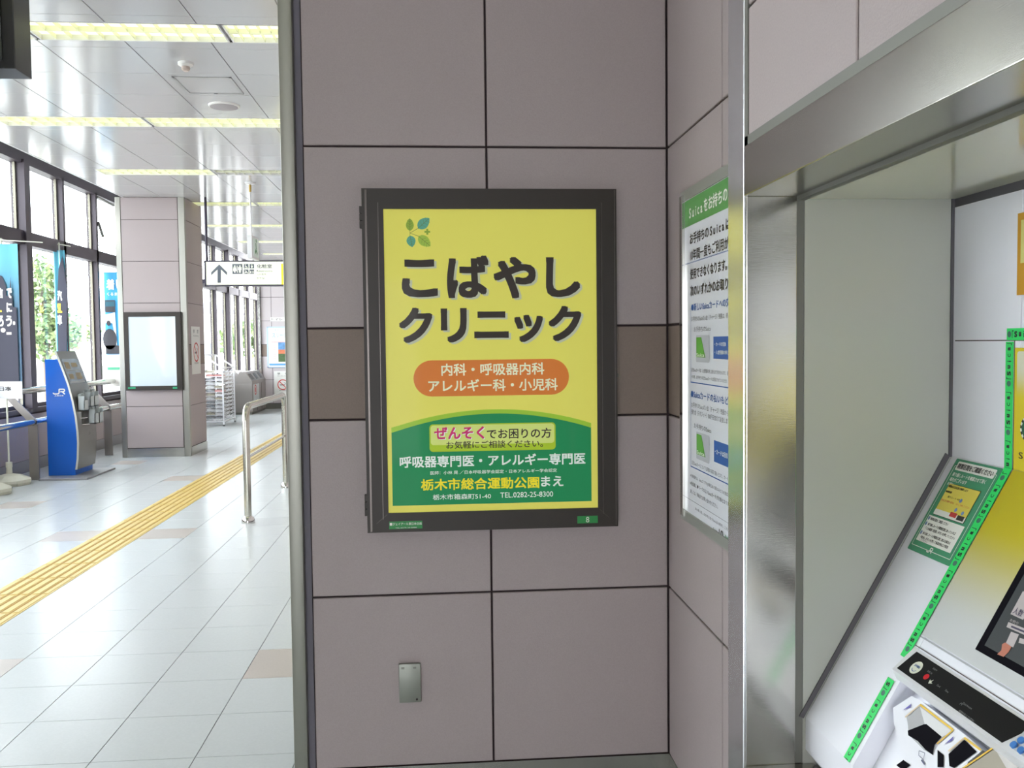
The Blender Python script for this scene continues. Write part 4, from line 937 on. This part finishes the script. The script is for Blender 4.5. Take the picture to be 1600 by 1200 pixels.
mb = MB(); ES.rect(mb, u0+0.27, u1-0.06, v0+0.34, v0+0.44, 0.008); build(mb, 'printed_picture', mat('picture_roof', (196, 112, 78), 0.5, noise=0.3, nscale=10), po)
mb = MB(); ES.rect(mb, u0+0.27, u1-0.06, v0+0.14, v0+0.345, 0.007); build(mb, 'printed_picture', mat('picture_garden', (72, 96, 58), 0.5, noise=0.6, nscale=25), po)
mb = MB()
ES.rect(mb, u0+0.1, u1-0.04, v1-0.385, v1-0.375, 0.006)
for k in range(7): ES.text(mb, '5,000', u0+0.12, u0+0.22, v0+0.2+k*0.055, v0+0.235+k*0.055, 0.006)
build(mb, 'lettering', mat('pink_ink', (224, 110, 120), 0.5), po)

# ------------------------------------------------------------------ pedestrian barriers
def barrier(y0, y1, label):
    X = -1.71; r = 0.032; zt = 1.02; rb = 0.13
    t = thing('steel_barrier', (X, (y0+y1)/2, 0), label, 'barrier', 'steel hoop barriers on the concourse')
    path = [(X, y0, 0.0), (X, y0, zt-rb)]
    for k in range(1, 8): a = math.pi/2*k/8; path.append((X, y0+rb-rb*math.cos(a), zt-rb+rb*math.sin(a)))
    path += [(X, y0+rb, zt), (X, y1-rb, zt)]
    for k in range(1, 8): a = math.pi/2*k/8; path.append((X, y1-rb+rb*math.sin(a), zt-rb+rb*math.cos(a)))
    path += [(X, y1, zt-rb), (X, y1, 0.0)]
    build(MB().tube(path, r, 16), 'hoop', mat('satin_tube', (186, 184, 172), 0.24, 1.0), t, smooth=True)
    build(MB().tube([(X, y0, 0.575), (X, y1, 0.575)], 0.013, 10), 'lower_rail', CHROME, t, smooth=True)
    for y in (y0, y1):
        build(MB().lathe((X, y, 0), (0, 0, 1), [(0.058, 0), (0.058, 0.02), (0.052, 0.045), (0.036, 0.062)], 24), 'base_flange', CHROME, t, smooth=True)
barrier(7.97, 9.90, 'brushed steel hoop barrier standing alone on the floor beside the tactile strip')
barrier(10.22, 12.15, 'brushed steel hoop barrier just behind the first, mostly hidden by the wall corner')

# ------------------------------------------------------------------ handrail by the windows
hr = thing('window_handrail', (-4.8, 11, 0), 'two-bar polished steel handrail running along under the windows', 'handrail')
y0, y1 = -4.0, 20.2
build(MB().tube([(-4.80, y0, 0.685), (-4.80, y1, 0.685)], 0.038, 16), 'lower_bar', CHROME, hr, smooth=True)
build(MB().tube([(-5.08, y0, 1.035), (-5.08, y1, 1.035)], 0.042, 16), 'upper_bar', CHROME, hr, smooth=True)
SUP = mat('support_steel', (158, 152, 148), 0.35, 0.85)
for k in range(-5, 6):
    y = 10.93+2.37*k
    if y > 20: continue
    build(MB().box(-4.80-0.055, -4.80+0.055, y-0.01, y+0.01, 0, 0.66), 'support_post', SUP, hr)
    q = [(-4.86, y-0.01, 0.70), (-4.75, y-0.01, 0.70), (-5.02, y-0.01, 1.0), (-5.12, y-0.01, 1.0)]
    build(MB().prism(q, (0, 0.02, 0)), 'support_plate', SUP, hr)
    build(MB().tube([(-4.80, y-0.02, 0.685), (-4.80, y+0.02, 0.685)], 0.041, 16), 'bar_collar', DSTEEL, hr, smooth=True)

# ------------------------------------------------------------------ blue information kiosk
ki = thing('information_kiosk', (-4.6, 11.55, 0), 'blue and grey curved information kiosk with pamphlet pockets by the handrail', 'kiosk')
KY0, KY1 = 11.30, 11.84
prof = [(1.42, -4.649), (1.27, -4.597), (1.115, -4.548), (0.92, -4.503), (0.723, -4.472), (0.55, -4.458), (0.41, -4.455), (0.22, -4.466), (0.09, -4.486)]
side = [(-4.80, 0.022), (-4.80, 1.42)]+[(x, z) for z, x in prof]+[(-4.49, 0.022)]
KB = mat('kiosk_blue', (14, 92, 190), 0.3); KG = mat('kiosk_grey', (128, 126, 122), 0.35, 0.5)
build(MB().prism([(x, KY0, z) for x, z in side], (0, KY1-KY0-0.01, 0)), 'body', KB, ki)
full = [(1.515, -4.684)]+prof; mbk = MB()
for (z1_, x1_), (z2_, x2_) in zip(full[:-1], full[1:]):
    mbk.prism([(x1_, KY0-0.012, z1_), (x1_+0.022, KY0-0.012, z1_), (x2_+0.022, KY0-0.012, z2_), (x2_, KY0-0.012, z2_)], (0, KY1-KY0+0.02, 0))
build(mbk, 'front_skin', KG, ki)
mbk = MB()
for (z1_, x1_), (z2_, x2_) in zip(full[:-1], full[1:]):
    mbk.prism([(x1_+0.002, KY0-0.016, z1_), (x1_+0.024, KY0-0.016, z1_), (x2_+0.024, KY0-0.016, z2_), (x2_+0.002, KY0-0.016, z2_)], (0, 0.006, 0))
build(mbk, 'skin_edge', mat('pale_edge_metal', (205, 205, 196), 0.3, 0.4), ki)
build(MB().cbox(-4.80, -4.25, 11.02, 11.95, 0, 0.022, 0.004), 'base_plate', mat('plate_grey', (150, 150, 152), 0.45, 0.5), ki)
KF = Plane((0, KY0-0.001, 0), (1, 0, 0), (0, 0, 1))
mb = MB(); a = KF.px(82, 606.5); b = KF.px(102, 615); jr_mark(KF, mb, a[0]+0.004, b[0]-0.004, b[1], a[1], 0.001); a = KF.px(85, 616); b = KF.px(99, 618.5); KF.text(mb, 'JR東日本', a[0], b[0], b[1], a[1], 0.001, 0.02)
build(mb, 'lettering', WINK, ki)
def kskin(z):
    for (z1_, x1_), (z2_, x2_) in zip(full[:-1], full[1:]):
        if z2_ <= z <= z1_: return x1_+(x2_-x1_)*(z1_-z)/(z1_-z2_)+0.022
def kstrip(mb, z1_, z2_, ya, yb, off_): 
    n = 6
    for k in range(n):
        za = z1_+(z2_-z1_)*k/n; zb_ = z1_+(z2_-z1_)*(k+1)/n
        mb.add([(kskin(za)+off_, ya, za), (kskin(za)+off_, yb, za), (kskin(zb_)+off_, yb, zb_), (kskin(zb_)+off_, ya, zb_)], [(0, 3, 2, 1)])
mb = MB(); kstrip(mb, 1.42, 1.12, KY0+0.03, KY1-0.03, 0.003); pk = build(mb, 'poster_panel', mat('kiosk_poster', (112, 116, 124), 0.15, coat=0.5), ki)
mb = MB()
for (z1_, z2_, ya, yb) in ((1.385, 1.30, 0.07, 0.20), (1.37, 1.32, 0.25, 0.42), (1.25, 1.17, 0.28, 0.44), (1.24, 1.18, 0.08, 0.2)): kstrip(mb, z1_, z2_, KY0+ya, KY0+yb, 0.006)
build(mb, 'printed_picture', mat('poster_tan', (156, 138, 102), 0.5, noise=0.4, nscale=30), pk)
mb = MB(); kstrip(mb, 1.285, 1.275, KY0+0.06, KY1-0.06, 0.006); kstrip(mb, 1.15, 1.125, KY0+0.06, KY1-0.06, 0.006); build(mb, 'printed_line', mat('poster_pale', (168, 168, 168), 0.4), pk)
mb = MB(); jr_mark(Plane((kskin(0.5)+0.002, KY0+0.3, 0.48), (0, 1, 0), (0, 0, 1)), mb, 0, 0.045, 0, 0.035, 0.0); build(mb, 'embossed_mark', DSTEEL, ki)
ACR = mat('pocket_acrylic', (190, 198, 200), 0.15, coat=0.5)
LEAF = mat('pamphlet_print', (150, 158, 158), 0.5, noise=0.6, nscale=40)
for (y, z, x) in ((11.36, 0.79, -4.44), (11.52, 0.83, -4.43), (11.66, 0.83, -4.43), (11.52, 0.62, -4.38), (11.66, 0.62, -4.38)):
    m_ = MB().box(x-0.02, x+0.06, y, y+0.12, z, z+0.012).box(x+0.052, x+0.06, y, y+0.12, z, z+0.13).box(x-0.02, x-0.012, y, y+0.12, z, z+0.2).box(x-0.02, x+0.06, y, y+0.004, z, z+0.18).box(x-0.02, x+0.06, y+0.116, y+0.12, z, z+0.18)
    pkt = build(m_, 'pamphlet_pocket', ACR, ki)
    build(MB().box(x-0.01, x+0.02, y+0.01, y+0.11, z+0.012, z+0.21), 'pamphlet', LEAF, pkt)
build(MB().bar((-4.47, 11.36, 0.70), (-4.36, 11.6, 0.70), 0.01).bar((-4.47, 11.40, 0.62), (-4.38, 11.5, 0.62), 0.01).bar((-4.45, 11.42, 0.62), (-4.45, 11.42, 0.78), 0.02), 'pocket_bracket', CHROME, ki)

ki.location += Vector((0.077, -0.18, 0))
# ------------------------------------------------------------------ advertising banners
def banner(name, label, Y, pole, top_x, x0, x1, z0, z1, prints, waves=0.01, base=True, turn=0.0):
    """cloth hung in a plane facing the hall; turn tilts it about its left edge"""
    t = thing(name, (pole[0][0], Y, 0), label, 'banner', 'advertising banners by the windows')
    du = Vector((math.cos(turn), math.sin(turn), 0))
    PL = Plane((x0, Y, 0), du, (0, 0, 1)); n = 10
    w = x1-x0; cl = MB()
    vs = []
    for i in range(n+1):
        for z in (z0, (z0+z1)/2, z1): vs.append(PL.P(w*i/n, z, waves*math.sin(i*1.3)))
    cl.add(vs, [(3*i+k, 3*i+3+k, 3*i+4+k, 3*i+1+k) for i in range(n) for k in (0, 1)])
    co = build(cl, 'banner_cloth', prints[0], t, smooth=True)
    for (nm, m_, fn) in prints[1]:
        mb = MB(); fn(PL, mb); build(mb, nm, m_, co)
    build(MB().tube([pole[0], pole[1]], 0.011, 8), 'pole', mat('pole_ivory', (210, 212, 196), 0.4), t, smooth=True)
    build(MB().tube([(pole[1][0]-0.02, Y, pole[1][2]-0.02), (pole[1][0]+w*du.x, Y+w*du.y, pole[1][2]-0.05)], 0.006, 6), 'top_arm', mat('pole_ivory', (210, 212, 196), 0.4), t)
    if base:
        bx = pole[0][0]; prf = [(0.22, 0.0), (0.235, 0.03), (0.23, 0.06), (0.12, 0.11), (0.05, 0.125), (0.035, 0.13), (0.03, 0.20)]
        build(MB().lathe((bx, Y, 0), (0, 0, 1), prf, 8), 'water_base', mat('ivory_plastic', (206, 206, 190), 0.5), t)
        build(MB().lathe((bx, Y, 0.2), (0, 0, 1), [(0.035, 0), (0.035, 0.06)], 12), 'pole_clamp', mat('ivory_plastic', (206, 206, 190), 0.5), t)
        build(MB().box(bx-0.17, bx-0.09, Y-0.18, Y-0.16, 0.055, 0.10), 'hand_hold', mat('ivory_shade', (150, 150, 140), 0.6), t)
    return t
NAVY = mat('banner_dark', (44, 44, 62), 0.6); SKYB = gradient_mat('banner_sky', 'Z', 1.9, 2.8, (60, 92, 118), (110, 196, 226), 0.6)
YB1 = 10.6; b0 = onY(15, 748, YB1); XL = onY(-34, 500, YB1).x; XR = onY(31.5, 500, YB1).x
zt, zbk, zw = onY(20, 381, YB1).z, onY(20, 596, YB1).z, onY(20, 623, YB1).z
def pr_a(PL, mb):
    q = lambda x, y: PL.px(x, y)
    PL.rect(mb, 0, XR-XL-0.03, zbk, q(20, 480)[1], 0.012); PL.poly(mb, [q(-30, 480), q(-30, 450), q(0, 430), q(4, 432), q(10, 446), q(11, 480)], 0.013); PL.poly(mb, [q(14, 482), q(17, 432), q(20, 482)], 0.013)
    PL.rect(mb, 0, XR-XL-0.07, q(20, 566)[1], q(20, 462)[1], 0.0125)
def pr_b(PL, mb):
    for (s_, x0, y0, x1, y1) in (('で', 11, 450, 20, 466), ('信', -4, 450, 6, 466), ('に', 11, 473, 20, 488), ('う', 10, 493, 20, 510), ('ろ', -2, 493, 7, 510), ('。', 21, 502, 25, 508)):
        a = PL.px(x0, y0); b = PL.px(x1, y1); PL.text(mb, s_, a[0], b[0], b[1], a[1], 0.016, 0.05)
def pr_c(PL, mb): c = PL.px(6, 516); PL.disc(mb, c[0], c[1], 0.026, 0.026, 0.017); a = PL.px(11, 519); b = PL.px(19, 523); PL.rect(mb, a[0], b[0], b[1], a[1], 0.015)
def pr_d(PL, mb): a = PL.px(-9, 474); b = PL.px(4, 488); PL.text(mb, 'SL', a[0], b[0], b[1], a[1], 0.016, 0.06)
def pr_e(PL, mb): PL.rect(mb, 0, XR-XL, zw, zbk, 0.012, 0.004)
def pr_f(PL, mb): a = PL.px(-22, 604); b = PL.px(19, 612); PL.text(mb, 'JR東日本', a[0], b[0], b[1], a[1], 0.018, 0.04)
banner('advertising_banner', 'tall blue and black banner with white lettering on an ivory pole at the left edge', YB1, [(b0.x, YB1, 0.2), (onY(1, 372, YB1).x, YB1+0.01, onY(1, 372, YB1).z)], 0, XL, XR, zbk, zt,
       (SKYB, [('printed_picture', NAVY, pr_a), ('lettering', WINK, pr_b), ('printed_lamp', mat('lamp_glow_print', (214, 204, 196), 0.5), pr_c), ('lettering', mat('banner_yellow', (240, 206, 60), 0.5), pr_d), ('title_strip', mat('banner_white', (222, 224, 232), 0.5), pr_e), ('lettering', INK, pr_f)]), 0.004)
# second banner, seen almost edge-on behind the kiosk
YB2 = 12.6; pb_ = onY(109, 620, YB2); pt = onY(92, 379, YB2)
x2 = onY(86, 480, YB2).x; x3 = onY(104, 480, YB2).x; z_t = onY(90, 391, YB2).z; z_b = onY(100, 600, YB2).z
def p2a(PL, mb): PL.poly(mb, [PL.px(92, 420), PL.px(98, 400), PL.px(105, 450), PL.px(105, 600), PL.px(92, 600), PL.px(90, 470)], 0.012)
def p2b(PL, mb):
    for (s_, y0, y1) in (('汽', 454, 470), ('車', 492, 508)): a = PL.px(90, y0); b = PL.px(98, y1); PL.text(mb, s_, a[0], b[0], b[1], a[1], 0.016, 0.05)
def p2c(PL, mb): a = PL.px(90, 474); b = PL.px(98, 489); PL.text(mb, 'SL', a[0], b[0], b[1], a[1], 0.016, 0.05)
banner('advertising_banner', 'narrow folded banner on a leaning white pole behind the blue kiosk', YB2, [(pb_.x, YB2, 0.2), (pt.x, YB2, pt.z)], 0, x2, x3, z_b, z_t,
       (mat('banner_teal', (92, 168, 190), 0.6), [('printed_picture', NAVY, p2a), ('lettering', WINK, p2b), ('lettering', mat('banner_yellow', (240, 206, 60), 0.5), p2c)]), 0.012)
# third banner by the pillar
YB3 = 14.35; x2 = onY(163.5, 480, YB3).x; z_t = onY(165, 425, YB3).z; z_b = onY(165, 604, YB3).z
def p3a(PL, mb): 
    for (s_, x0, y0, x1, y1) in (('着', 166.5, 436, 180, 453), ('い', 181.5, 437, 194, 452), ('くるまで', 168, 457, 190, 462)): a = PL.px(x0, y0); b = PL.px(x1, y1); PL.text(mb, s_, a[0], b[0], b[1], a[1], 0.02, 0.04)
def p3b(PL, mb):
    PL.rect(mb, PL.px(164, 470)[0], PL.px(180, 470)[0], PL.px(164, 488)[1], PL.px(164, 469)[1], 0.012)
    c = PL.px(172, 530); PL.disc(mb, c[0], c[1], 0.105, 0.16, 0.013); PL.rect(mb, 0, 0.30, PL.px(165, 553)[1], PL.px(165, 540)[1], 0.013); c = PL.px(170, 505); PL.disc(mb, c[0], c[1], 0.03, 0.04, 0.013)
def p3c(PL, mb): PL.rect(mb, PL.px(164, 470)[0]+0.01, PL.px(179, 470)[0], PL.px(164, 479)[1], PL.px(164, 471)[1], 0.014)
def p3d(PL, mb): PL.rect(mb, 0, 0.42, z_b, PL.px(165, 554)[1], 0.011); PL.poly(mb, [PL.px(164, 492), PL.px(180, 488), PL.px(184, 550), PL.px(181, 530), PL.px(176, 505), PL.px(164, 505)], 0.011)
def p3e(PL, mb): PL.rect(mb, 0.02, 0.42, PL.px(165, 578)[1], PL.px(165, 574)[1], 0.014)
banner('advertising_banner', 'light blue banner with white lettering and a dark locomotive picture beside the pillar', YB3, [(x2+0.46, YB3+0.02, 0.2), (x2+0.44, YB3+0.02, z_t+0.05)], 0, x2, x2+0.42, z_b, z_t,
       (mat('banner_blue', (70, 172, 226), 0.6), [('lettering', WINK, p3a), ('printed_picture', mat('loco_grey', (66, 66, 72), 0.6), p3b), ('printed_picture', mat('cab_teal', (50, 104, 122), 0.6), p3c), ('title_strip', WINK, p3d), ('printed_line', mat('banner_green', (96, 190, 150), 0.6), p3e)]), 0.003)
# spare base beside the first banner
p = onZ(-14, 772, 0)
t = thing('banner_base', p, 'ivory plastic banner weight just entering the picture at the left edge', 'banner base')
build(MB().lathe(p, (0, 0, 1), [(0.2, 0.0), (0.215, 0.03), (0.21, 0.06), (0.11, 0.11), (0.035, 0.13), (0.03, 0.18)], 8), 'water_base', mat('ivory_plastic', (206, 206, 190), 0.5), t)

# ------------------------------------------------------------------ litter bins
BINM = mat('bin_steel', (150, 144, 140), 0.4, 0.7)
def litter_bin(x0, x1, y0, y1, label):
    t = thing('litter_bin', ((x0+x1)/2, (y0+y1)/2, 0), label, 'litter bin', 'steel litter bins at the far end')
    build(MB().cbox(x0, x1, y0, y1, 0.05, 0.70, 0.01), 'body', BINM, t); build(MB().box(x0+0.02, x1-0.02, y0+0.02, y1-0.02, 0, 0.05), 'plinth', DSTEEL, t)
    xm = (x0+x1)/2
    build(MB().prism([(x0, y0, 0.70), (x1, y0, 0.70), (x1, y0, 0.76), (xm+0.06, y0, 0.97), (xm-0.06, y0, 0.97), (x0, y0, 0.76)], (0, y1-y0, 0)), 'hood', BINM, t)
    m_ = MB(); dx = x1-xm-0.06
    for k in range(3):
        ya = y0+0.12+k*(y1-y0)/3.2
        for j_ in range(3 if k < 1 else 1):
            yy = ya+j_*0.1; w_ = 0.04 if k < 1 else 0.22
            m_.prism([(x1-dx*0.15+0.003, yy, 0.79), (x1-dx*0.75+0.003, yy, 0.925), (x1-dx*0.75+0.003, yy+w_, 0.925), (x1-dx*0.15+0.003, yy+w_, 0.79)], (0.003, 0, 0.003))
    build_each(m_, 'opening', BLACK, t)
    build(MB().box(x1, x1+0.006, y0+0.1, y0+0.75, 0.3, 0.68), 'notice', mat('pale_notice', (196, 200, 198), 0.4), t)
    BP = Plane((x1+0.007, 0, 0), (0, 1, 0), (0, 0, 1)); mb = MB(); BP.ring(mb, y0+0.32, 0.55, 0.09, 0.12, 0.001, 0, 360, 20); BP.rect(mb, y0+0.28, y0+0.36, 0.50, 0.60, 0.001); build(mb, 'printed_ring', REDINK, t)
    for k in (1, 2): build(MB().box(x1, x1+0.004, y0+(y1-y0)*k/3-0.006, y0+(y1-y0)*k/3+0.006, 0.06, 0.69), 'door_gap', JOINT, t)
litter_bin(-4.70, -4.28, 20.7, 22.25, 'long steel litter bin with gabled hood nearest the white wire rack')
litter_bin(-5.10, -4.74, 21.1, 22.3, 'steel litter bin behind the other, close under the windows')

# ------------------------------------------------------------------ wire pamphlet rack
wr = thing('wire_rack', (-4.35, 18.2, 0), 'white wire pamphlet rack with sloping top and many shelves past the pillar', 'rack')
RX0, RX1, RY0, RY1 = -4.60, -4.24, 17.8, 18.75
WW = mat('white_wire', (232, 232, 236), 0.35)
zl, zr = 1.385, 1.13
for (x, y, zz) in ((RX0, RY0, zl), (RX1, RY0, zr), (RX0, RY1, zl), (RX1, RY1, zr)):
    build(MB().box(x-0.013, x+0.013, y-0.013, y+0.013, 0.03, zz), 'post', WW, wr)
    build(MB().lathe((x, y, 0.0), (0, 0, 1), [(0.02, 0), (0.022, 0.02), (0.012, 0.035)], 10), 'foot', GREYINK, wr)
for y in (RY0, RY1):
    build(MB().bar((RX0, y, zl), (RX1, y, zr), 0.026), 'sloping_bar', WW, wr); build(MB().bar((RX0, y, 0.09), (RX1, y, 0.09), 0.02), 'bottom_bar', WW, wr)
for x, zz in ((RX0, zl), (RX1, zr)): build(MB().bar((x, RY0, zz), (x, RY1, zz), 0.022).bar((x, RY0, 0.09), (x, RY1, 0.09), 0.02), 'cross_bar', WW, wr)
cols = [mat('leaflet_white', (214, 214, 214), 0.5), mat('leaflet_grey', (158, 160, 164), 0.5, noise=0.5, nscale=30), mat('leaflet_red', (206, 150, 146), 0.5), mat('leaflet_tan', (176, 168, 150), 0.5, noise=0.5, nscale=30)]
for k in range(13):
    z = 0.14+k*0.075
    m_ = MB()
    for q in range(7): xx = RX0+(RX1-RX0)*q/6; m_.bar((xx, RY0, z), (xx, RY1, z), 0.006)
    for y in (RY0, (RY0+RY1)/2, RY1): m_.bar((RX0, y, z), (RX1, y, z), 0.008)
    m_.bar((RX1, RY0, z+0.03), (RX1, RY1, z+0.03), 0.007)
    for yy in (RY0+0.3, RY0+0.62): m_.bar((RX1, yy, z), (RX1+0.02, yy+0.1, z+0.06), 0.008)
    build(m_, 'wire_shelf', WW, wr)
    for q in range(2):
        x = RX0+0.03+q*0.165; build(MB().prism([(x, RY0+0.04, z+0.006), (x+0.15, RY0+0.04, z+0.006), (x+0.15, RY0+0.04, z+0.03), (x, RY0+0.04, z+0.045)], (0, 0.26, 0)), 'leaflet_stack', cols[2 if (k, q) in ((7, 1), (11, 1), (11, 0)) else random.choice((0, 1, 1, 3))], wr)

# ------------------------------------------------------------------ outside
build(MB().box(-60, -5.45, -30, 90, -0.3, -0.15), 'ground', mat('paving_outside', (190, 188, 184), 0.9, noise=0.1, nscale=2), kind='structure')
LEAFM = [mat('leaf_fresh', (140, 158, 104), 0.6, noise=0.35, nscale=3), mat('leaf_dark', (104, 128, 84), 0.6, noise=0.35, nscale=3)]
def tree(px, Y, blobs, trunk_px, label, n=900, seed=1, leaf_s=0.10):
    rnd = random.Random(seed); base = onY(trunk_px[0], 560, Y); bx = base.x
    t = thing('tree', (bx, Y, -0.15), label, 'tree', 'trees outside the windows')
    top = onY(trunk_px[1], trunk_px[2], Y)
    tr = MB().tube([(bx, Y, -0.15), (bx+(top.x-bx)*0.3, Y, top.z*0.5), (top.x, Y, top.z)], [0.11, 0.085, 0.04], 8)
    for (x, y, r) in blobs:
        c = onY(x, y, Y); s = Vector((bx+(top.x-bx)*0.5, Y, min(c.z-0.2, top.z*0.7))); tr.tube([s, (s+c)/2+Vector((0, 0.1, 0.1)), c], [0.045, 0.03, 0.012], 6)
    build(tr, 'trunk', mat('bark', (112, 98, 84), 0.8), t, smooth=True)
    fo = MB()
    for (x, y, r) in blobs:
        c = onY(x, y, Y)
        for k in range(int(n*r*r)):
            d = Vector((rnd.gauss(0, 1), rnd.gauss(0, 1), rnd.gauss(0, 0.8))); d = d.normalized()*r*rnd.random()**0.45
            p = c+d; u = Vector((rnd.gauss(0, 1), rnd.gauss(0, 1), rnd.gauss(0, 1))).normalized(); v = u.cross(Vector((rnd.gauss(0, 1), rnd.gauss(0, 1), rnd.gauss(0, 1)))).normalized(); s = leaf_s*(0.6+rnd.random()*0.8)
            fo.cur = 0 if rnd.random() < 0.6 else 1
            fo.add([p-u*s, p-v*s*0.45, p+u*s, p+v*s*0.45], [(0, 1, 2, 3)])
    build(fo, 'foliage', LEAFM, t, kind='stuff')
tree(65, 24, [(56, 428, .45), (68, 440, .5), (80, 445, .4), (60, 410, .28), (88, 430, .25), (55, 480, .6), (66, 500, .7), (75, 515, .75), (58, 530, .6), (84, 535, .55), (90, 505, .4), (48, 460, .4)], (74, 66, 440), 'leafy green tree outside, between the dark mullion and the folded banner', 520, 3)
tree(115, 30, [(112, 512, .5), (120, 524, .45), (105, 530, .5), (140, 522, .35)], (110, 112, 515), 'small pale green tree outside beyond the lamp tower', 450, 5)
tree(372, 60, [(366, 530, 1.2), (376, 524, 1.3), (388, 532, 1.1)], (372, 372, 535), 'rounded green tree far outside, seen through the narrow rear windows', 160, 8, 0.25)
# lamp tower
YT = 28.0; P_ = lambda x, y: onY(x, y, YT)
lt = thing('lamp_tower', (P_(135, 600).x, YT, -0.15), 'pale twin-post lamp tower outside with a flared glass lantern on top', 'lamp')
LG = mat('tower_grey', (168, 170, 196), 0.5)
for x in (127.5, 141.5):
    q = P_(x, 404); b = P_(x+3, 600); build(MB().box(q.x-0.045, q.x+0.045, YT-0.05, YT+0.05, -0.15, q.z), 'post', LG, lt)
xa, xb = P_(127.5, 404).x, P_(141.5, 404).x
for y in (405, 430, 480): z = P_(134, y).z; build(MB().box(xa, xb, YT-0.03, YT+0.03, z-0.02, z+0.02), 'cross_bar', LG, lt)
z = P_(134, 558).z; build(MB().box(xa, xb, YT-0.04, YT+0.04, -0.15, z), 'base_panel', mat('tower_base', (150, 158, 150), 0.5), lt)
c = P_(132, 393); tz = P_(132, 378).z; xm = (xa+xb)/2
build(MB().tube([(xm, YT, P_(134, 404).z), (xm, YT, c.z)], 0.02, 8), 'stem', LG, lt)
lm = MB(); k1 = 0.09; k2 = 0.34
for (sx, sy_) in ((1, 1), (1, -1), (-1, 1), (-1, -1)): lm.bar((xm+sx*k1, YT+sy_*k1, c.z), (xm+sx*k2, YT+sy_*k2, tz), 0.02)
for (a_, b_) in (((1, 1), (1, -1)), ((1, -1), (-1, -1)), ((-1, -1), (-1, 1)), ((-1, 1), (1, 1))):
    lm.bar((xm+a_[0]*k2, YT+a_[1]*k2, tz), (xm+b_[0]*k2, YT+b_[1]*k2, tz), 0.025); lm.bar((xm+a_[0]*k1, YT+a_[1]*k1, c.z), (xm+b_[0]*k1, YT+b_[1]*k1, c.z), 0.02)
build(lm, 'lantern_frame', LG, lt)
# fence
fe = thing('metal_fence', (-12, 31, -0.15), 'low pale metal fence outside behind the tree', 'fence')
zf = onY(90, 562, 31).z
build(MB().box(-16.5, -9.5, 30.98, 31.02, zf-0.02, zf+0.02).box(-16.5, -9.5, 30.98, 31.02, 0.1, 0.13), 'rail', LG, fe)
for k in range(15): x = -16.4+k*0.48; build(MB().box(x-0.02, x+0.02, 30.97, 31.03, -0.15, zf), 'picket', LG, fe)
# houses
def house(x0, x1, Y, zt_, label, roofc, wallc):
    t = thing('house', ((x0+x1)/2, Y+3, -0.15), label, 'house')
    build(MB().box(x0, x1, Y, Y+6, -0.15, zt_), 'walls', wallc, t)
    build(MB().prism([(x0-0.4, Y-0.4, zt_), (x1+0.4, Y-0.4, zt_), ((x0+x1)/2, Y-0.4, zt_+1.2)], (0, 6.8, 0)), 'roof', roofc, t)
    n = max(2, int((x1-x0)/2.2))
    for k in range(n):
        for z in (0.8, 3.0):
            if z+1.1 > zt_: continue
            xx = x0+(x1-x0)*(k+0.5)/n; w_ = build(MB().box(xx-0.55, xx+0.55, Y-0.05, Y, z, z+1.0), 'window', mat('house_glass', (120, 126, 140), 0.2), t)
            build(MB().box(xx-0.02, xx+0.02, Y-0.07, Y-0.05, z, z+1.0), 'glazing_bar', WPAINT, w_)
house(-21.4, -15.2, 66, 3.95, 'white two storey house far outside, left of the rear windows', mat('roof_slate', (120, 120, 130), 0.7), mat('house_white', (222, 220, 214), 0.7))
house(-22, -16.5, 38, 1.9, 'low grey roofed building outside behind the kiosk', mat('roof_slate', (120, 120, 130), 0.7), mat('house_white', (222, 220, 214), 0.7))
